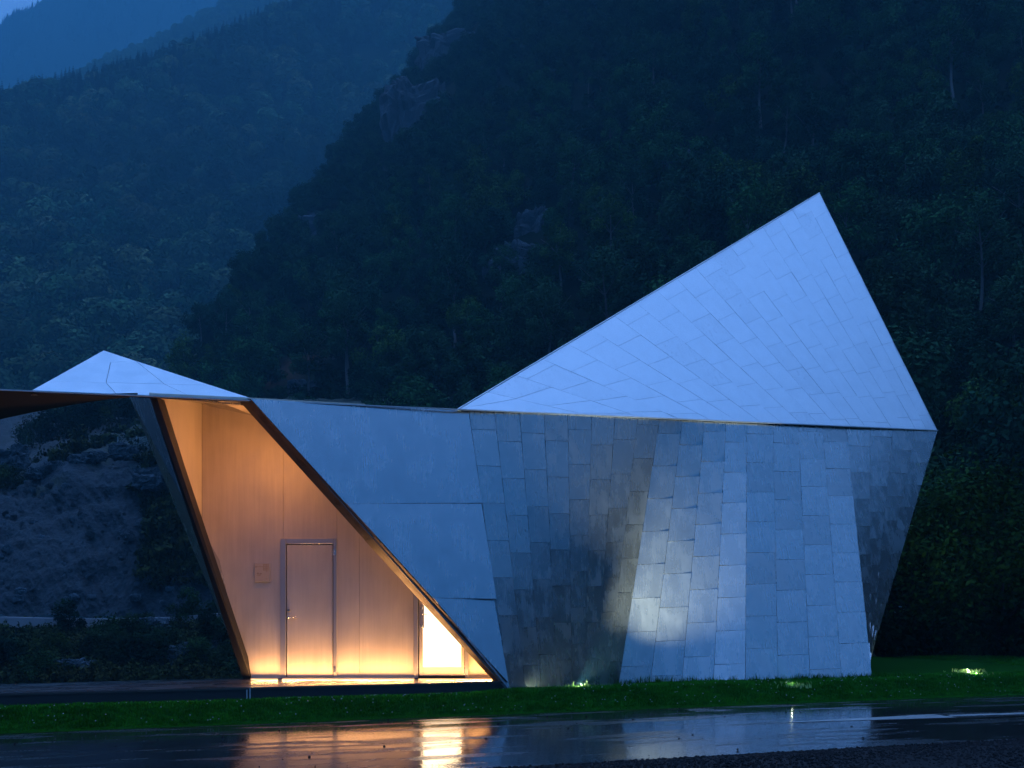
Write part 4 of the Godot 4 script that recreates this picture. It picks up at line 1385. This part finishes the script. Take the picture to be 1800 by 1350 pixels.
	# low growth between them
	var low := crown_shape(560, 1.3, 1.6, 10, 42, 0.30, -0.1, 0.0, Color(0.022, 0.050, 0.024)).mesh(M.leaves[0])
	var xf := []
	var cc := []
	for i in 3800:
		var p := surf(ctrl, rng.randf_range(0.06, 0.75), rng.randf_range(0.0, 0.97))
		var bare := p.distance_to(scree) < 5.0 and rng.randf() < 0.85
		for o in outcrops:
			if p.distance_to(o[0]) < o[1] * 0.85: bare = true
		if bare: continue
		var s := rng.randf_range(0.7, 1.7)
		xf.append(Transform3D(Basis(Vector3.UP, rng.randf() * TAU).scaled(Vector3(s, s, s)), p))
		var kk := rng.randf_range(0.6, 1.2)
		cc.append(Color(kk, kk, kk * 0.95))
	scatter("undergrowth", low, xf, cc, "low undergrowth between the trees of the dark slope", "undergrowth")
	for row in protos:
		for n in row: n.free()

func build_bushes() -> void:
	# the large leafy bush right of the building
	var big := thing("large_bush", at(1745, 1178, 25.5), "tall leafy bush beside the right end of the building", "bush")
	big.position.y = 0.1
	put("trunk", trunk_shape(601, 3.4, 0.11, 9, 2.0), M.bark, big)
	put("crown", crown_shape(602, 2.55, 5.3, 70, 190, 0.15, 0.1, 0.25, Color(0.030, 0.082, 0.020)), M.leaves[0], big)
	var side := thing("large_bush", at(1930, 1180, 27.5), "taller dark bush partly cut off by the right edge of the photo", "bush")
	side.position.y = 0.1
	put("trunk", trunk_shape(603, 3.2, 0.12, 8, 2.0), M.bark, side)
	put("crown", crown_shape(604, 2.7, 5.4, 66, 180, 0.15, 0.1, 0.2, Color(0.016, 0.036, 0.014)), M.leaves[0], side)
	var back := thing("large_bush", at(1600, 1178, 29.0), "dark bush behind the right corner of the building", "bush")
	back.position.y = 0.1
	put("trunk", trunk_shape(605, 3.0, 0.10, 8, 1.8), M.bark, back)
	put("crown", crown_shape(606, 2.4, 4.3, 56, 170, 0.15, 0.0, 0.2, Color(0.014, 0.034, 0.014)), M.leaves[0], back)
	var xf := []
	var cc := []
	var low := crown_shape(607, 0.8, 1.1, 10, 60, 0.15, -0.05, 0.0, Color(0.025, 0.055, 0.018)).mesh(M.leaves[0])
	for i in 90:
		var p := at(rng.randf_range(1530, 2050), 1175, rng.randf_range(25.5, 33.0))
		p.y = 0.1
		var s := rng.randf_range(0.6, 1.5)
		xf.append(Transform3D(Basis(Vector3.UP, rng.randf() * TAU).scaled(Vector3(s, s, s)), p))
		cc.append(Color(0.8, 0.8, 0.8))
	scatter("hedge_undergrowth", low, xf, cc, "low leafy growth at the foot of the bushes beside the lawn", "undergrowth")
	# bushes on the left bank and rock slope, each its own
	var protos := []
	for k in 3:
		protos.append(crown_shape(620 + k, [1.25, 1.0, 1.5][k], [1.9, 2.4, 1.7][k], 20, 150, 0.14, 0.0, 0.2, Color(0.034, 0.056, 0.022)))
	var stem := trunk_shape(630, 1.2, 0.05, 4, 0.7).mesh(M.bark)
	var bank := left_bank()
	var kn := knoll()
	var places := [
		# px, py of the foot, on which sheet, scale, proto, tint, label
		[30, 1180, 0, 1.0, 0, 2, "round dark bush at the far left of the bank above the deck"],
		[95, 1160, 0, 0.8, 2, 1, "wide olive bush on the left of the bank"],
		[133, 1120, 0, 0.9, 1, 2, "upright dark bush reaching up to the far road barrier"],
		[165, 1170, 0, 1.0, 0, 0, "round bush low on the bank, next to the small gravel patch"],
		[195, 1150, 0, 1.1, 2, 3, "broad green bush in the middle of the bank"],
		[225, 1165, 0, 1.05, 1, 0, "tall dark bush in the middle of the bank"],
		[262, 1180, 0, 1.15, 0, 2, "large blue-green bush right of the middle of the bank"],
		[285, 1160, 0, 1.0, 2, 0, "wide dark bush near the bare rock of the bank"],
		[325, 1105, 0, 1.0, 1, 3, "bush standing in front of the far road barrier"],
		[345, 1175, 0, 0.9, 0, 3, "green bush on the bank below the brown scree"],
		[385, 1150, 0, 1.15, 1, 2, "tall bush beside the slanted leg of the building"],
		[400, 1185, 0, 0.9, 2, 0, "low bush at the foot of the slanted leg"],
		[246, 1105, 0, 0.55, 0, 0, "small bush by the barrier halfway along it"],
		[60, 1196, 0, 0.8, 2, 3, "low pale bush just behind the deck, far left"],
		[60, 790, 1, 1.6, 2, 0, "dark bush at the left end of the stone row"],
		[95, 780, 1, 2.0, 0, 0, "large bush behind the stone row"],
		[140, 765, 1, 2.0, 1, 2, "tall dark bush above the stone row"],
		[185, 760, 1, 1.7, 2, 1, "olive bush at the right end of the stone row"],
		[225, 745, 1, 1.9, 0, 0, "bush just above the rockfall net"],
		[110, 740, 1, 2.2, 0, 3, "green bush under the canopy, above the stone row"],
		[170, 725, 1, 2.3, 2, 0, "wide dark bush close below the canopy edge"],
		[270, 735, 1, 2.0, 1, 2, "bush beside the top of the slanted leg"],
		[20, 870, 1, 1.2, 2, 1, "low olive bush at the left edge of the rock slope"],
		[310, 820, 1, 0.9, 0, 0, "small bush on the rock slope beside the leg"],
		[335, 900, 1, 1.0, 2, 0, "bush low on the rock slope beside the leg"],
		[300, 880, 1, 0.7, 1, 3, "little bush below the rockfall net"],
	]
	for it in places:
		var best := Vector3.ZERO
		var bd := 1e9
		var ctrl: Array = bank if it[2] == 0 else kn
		for i in 41:
			for j in 41:
				var p := surf(ctrl, i / 40.0, j / 40.0)
				var d := Vector2(900.0 + 1800.0 * p.x / -p.z - it[0], 1060.0 - 1800.0 * (p.y - EYE) / -p.z - it[1]).length()
				if d < bd: bd = d; best = p
		var t := thing("bush", best, it[6], "bush", "bushes on the bank and rock slope")
		var st := MeshInstance3D.new(); st.mesh = stem; place("stem", st, t)
		put("crown", protos[it[4]], M.leaves[it[5]], t)
		t.scale = Vector3.ONE * float(it[3])
		t.rotation.y = it[0] * 0.37
	# ground cover on both
	xf = []; cc = []
	var cover := crown_shape(640, 0.5, 0.35, 8, 22, 0.14, -0.05, 0.0, Color(0.042, 0.052, 0.020)).mesh(M.leaves[0])
	for i in 6000:
		var on_bank := i % 4 != 0
		var p := surf(bank, rng.randf_range(0.12, 0.9), rng.randf_range(0.0, 0.72)) if on_bank else (surf(kn, rng.randf_range(0.1, 0.8), 0.60 + 0.4 * rng.randf()) if i % 8 != 0 else surf(kn, rng.randf_range(0.62, 0.8), 0.1 + 0.5 * rng.randf()))
		if not on_bank and p.x < -37.0 and rng.randf() < 0.93: continue
		if noise.get_noise_3d(p.x * 6, p.y * 6, p.z * 6) < -0.15 and rng.randf() < 0.85: continue
		var s := rng.randf_range(0.5, 1.5) * (1.0 if on_bank else 1.8)
		xf.append(Transform3D(Basis(Vector3.UP, rng.randf() * TAU).scaled(Vector3(s, s * rng.randf_range(0.7, 1.6), s)), p))
		var warm := 1.0 + 0.8 * maxf(0.0, noise.get_noise_3d(p.x * 3, 7.0, p.z * 3))
		var k := rng.randf_range(0.6, 1.2)
		cc.append(Color(k * warm, k, k * 0.8))
	scatter("bank_scrub", cover, xf, cc, "heather, grass and scrub covering the bank and the slope top", "scrub")

func build_left_side() -> void:
	# concrete barrier along the far road
	var bar := thing("road_barrier", Vector3.ZERO, "low pale concrete barrier along the far road below the rock slope", "barrier")
	var line := [[-420, 1092, 54], [-200, 1090.5, 55.5], [0, 1090, 56.5], [80, 1092, 57], [160, 1093.5, 57.5], [240, 1092.5, 58], [310, 1090, 58.5], [390, 1083.5, 59], [470, 1078, 59.5], [600, 1070, 60]]
	for i in line.size() - 1:
		var a := at(line[i][0], line[i][1], line[i][2])
		var b := at(line[i + 1][0], line[i + 1][1], line[i + 1][2])
		var s := Shape.new()
		var side := (b - a).cross(Vector3.UP).normalized()
		s.box((a + b) / 2 + Vector3(0, -0.16, 0), (b - a) * 0.499, Vector3(0, 0.36, 0), side * 0.12, 0.03)
		put("barrier_block", s, M.concrete, bar)
	# row of loose stones on top of the rock slope, and boulders
	var kn := knoll()
	for i in 22:
		var t := i / 21.0
		var p := at(62 + 108 * t + rng.randf_range(-3, 3), 829 - 26 * t + rng.randf_range(-3, 7), 76.5)
		var sz := rng.randf_range(0.22, 0.55)
		var o := put("stone", rock_shape(700 + i, Vector3(sz * 1.3, sz * 0.7, sz)), M.rock)
		o.position = p
		o.rotation = Vector3(rng.randf_range(-0.3, 0.3), rng.randf() * 6.0, 0.2)
		tag(o, "grey stone, %s from the left in the loose row topping the rock slope" % ["first", "second", "third", "fourth", "fifth", "sixth", "seventh", "eighth", "ninth", "tenth", "eleventh", "twelfth", "thirteenth", "fourteenth", "fifteenth", "sixteenth", "seventeenth", "eighteenth", "nineteenth", "twentieth", "last but one", "last"][i], "stone", "stones in the row on the rock slope")
	for it in [[17, 812, 82, 1.0, "large flat-topped boulder in the pink scree under the canopy"], [34, 790, 84, 0.5, "smaller boulder above the flat-topped one in the scree"], [35, 820, 81, 0.35, "small boulder right of the flat-topped one"], [215, 795, 76, 0.7, "boulder left of the rockfall net"], [265, 845, 72, 0.8, "broken pale rock below the rockfall net"], [285, 835, 72, 0.5, "small pale rock right of the broken one below the net"], [255, 1112, 55.5, 0.9, "bare rock on the bank under the far road barrier"], [350, 1150, 52, 0.8, "blue-grey rock on the bank near the slanted leg"], [310, 1165, 50.5, 0.9, "upright rock on the bank between two bushes"], [130, 1180, 49, 0.7, "low stony patch on the bank behind the deck"]]:
		var o := put("boulder", rock_shape(760 + int(it[0]), Vector3(it[3] * 1.3, it[3] * 0.8, it[3])), M.rock)
		o.position = at(it[0], it[1], it[2])
		tag(o, it[4], "boulder", "boulders left of the building")
	# loose stones lying on the slope
	var st := rock_shape(790, Vector3(1, 0.6, 0.8)).mesh(M.rock)
	var xf := []
	var cc := []
	for i in 420:
		var p := surf(kn, rng.randf_range(0.2, 0.75), 0.05 + 0.55 * rng.randf())
		var sz := 0.06 + 0.30 * pow(rng.randf(), 3.0)
		xf.append(Transform3D(Basis.from_euler(Vector3(rng.randf() * 6, rng.randf() * 6, 0)).scaled(Vector3.ONE * sz), p + Vector3(0, 0.1, 0.3)))
		var k := rng.randf_range(0.6, 2.2)
		cc.append(Color(k, k, k))
	scatter("loose_stones", st, xf, cc, "small loose stones strewn over the rock slope", "stones")
	# rockfall net: posts and wires
	var netp := [[207, 770, 79.0], [240, 769, 78.6], [258, 766, 78.3], [300, 805, 76.5], [320, 840, 75.0]]
	var foot := [[232, 828, 75.0], [252, 832, 74.5], [275, 838, 74.0], [300, 856, 73.0], [328, 890, 71.0]]
	var base := at(255, 830, 75.0)
	var n := thing("rockfall_net", base, "greenish wire net hung on posts across the rock slope by the leg", "net")
	for k in netp.size():
		var ps := Shape.new()
		var a := at(netp[k][0], netp[k][1], netp[k][2]) - base
		ps.tube([a + Vector3(0, -2.4, 0.1), a + Vector3(0, 0.1, 0)], [0.05, 0.05], 6)
		put("post", ps, M.net, n)
	var wires := Shape.new()
	for k in netp.size() - 1:
		var a0 := at(netp[k][0], netp[k][1], netp[k][2]) - base
		var a1 := at(netp[k + 1][0], netp[k + 1][1], netp[k + 1][2]) - base
		var b0 := at(foot[k][0], foot[k][1], foot[k][2]) - base
		var b1 := at(foot[k + 1][0], foot[k + 1][1], foot[k + 1][2]) - base
		for t in 19:
			var p := a0.lerp(b0, t / 18.0); var q := a1.lerp(b1, t / 18.0)
			wires.tube([p, (p + q) / 2 + Vector3(0, -0.12, 0.05), q], [0.012, 0.012, 0.012], 3)
		for t in 13:
			wires.tube([a0.lerp(a1, t / 12.0), b0.lerp(b1, t / 12.0)], [0.012, 0.012], 3)
	tag(put("wire_net", wires, M.net, n), "", "", "", "stuff")

# ---------------------------------------------------------------- all of it

func _ready() -> void:
	# camera: level on its tripod, with the lens shifted up
	var cam := Camera3D.new()
	cam.name = "camera"
	cam.projection = Camera3D.PROJECTION_FRUSTUM
	cam.near = 0.1
	cam.far = 6000.0
	cam.size = 0.1 * 2.0 * 675.0 / 1800.0
	cam.frustum_offset = Vector2(0, 0.1 * (1060.0 - 675.0) / 1800.0)
	cam.position = Vector3(0, EYE, 0)
	add_child(cam)
	# overcast dusk sky, about three times brighter overhead than at the horizon, and thin haze
	var sky := ProceduralSkyMaterial.new()
	sky.sky_top_color = Color(0.24, 0.44, 0.98).linear_to_srgb()
	sky.sky_horizon_color = Color(0.045, 0.15, 0.40).linear_to_srgb()
	sky.sky_curve = 0.6
	sky.ground_bottom_color = Color(0.008, 0.012, 0.02).linear_to_srgb()
	sky.ground_horizon_color = Color(0.02, 0.04, 0.07).linear_to_srgb()
	var env := Environment.new()
	env.background_mode = Environment.BG_SKY
	env.sky = Sky.new()
	env.sky.sky_material = sky
	env.background_energy_multiplier = 6.7
	env.tonemap_mode = Environment.TONE_MAPPER_LINEAR
	env.tonemap_exposure = 1.0
	env.fog_enabled = true
	env.fog_density = 0.00088
	env.fog_light_color = Color(0.20, 0.72, 1.0).linear_to_srgb()
	env.sdfgi_enabled = true
	env.ssao_enabled = true
	env.ssil_enabled = true
	var we := WorldEnvironment.new()
	we.name = "environment"
	we.environment = env
	add_child(we)
	var sun := DirectionalLight3D.new()
	sun.name = "last_daylight"
	sun.light_energy = 0.05
	sun.light_angular_distance = 25.0
	sun.light_color = Color(0.55, 0.72, 1.0)
	sun.shadow_enabled = true
	sun.rotation_degrees = Vector3(-62, 25, 0)
	sun.sky_mode = DirectionalLight3D.SKY_MODE_LIGHT_ONLY
	add_child(sun)

	rng.seed = 20240
	noise.seed = 7
	noise.frequency = 0.05
	noise.fractal_octaves = 4
	ridges.seed = 8
	ridges.frequency = 0.05
	ridges.fractal_type = FastNoiseLite.FRACTAL_RIDGED
	ridges.fractal_octaves = 4
	make_materials()
	build_ground()
	build_hills()
	build_shelter()
	build_deck()
	build_plaque()
	build_far_woods()
	build_outcrops()
	build_trees()
	build_bushes()
	build_left_side()
	build_grass()
	build_lamps()
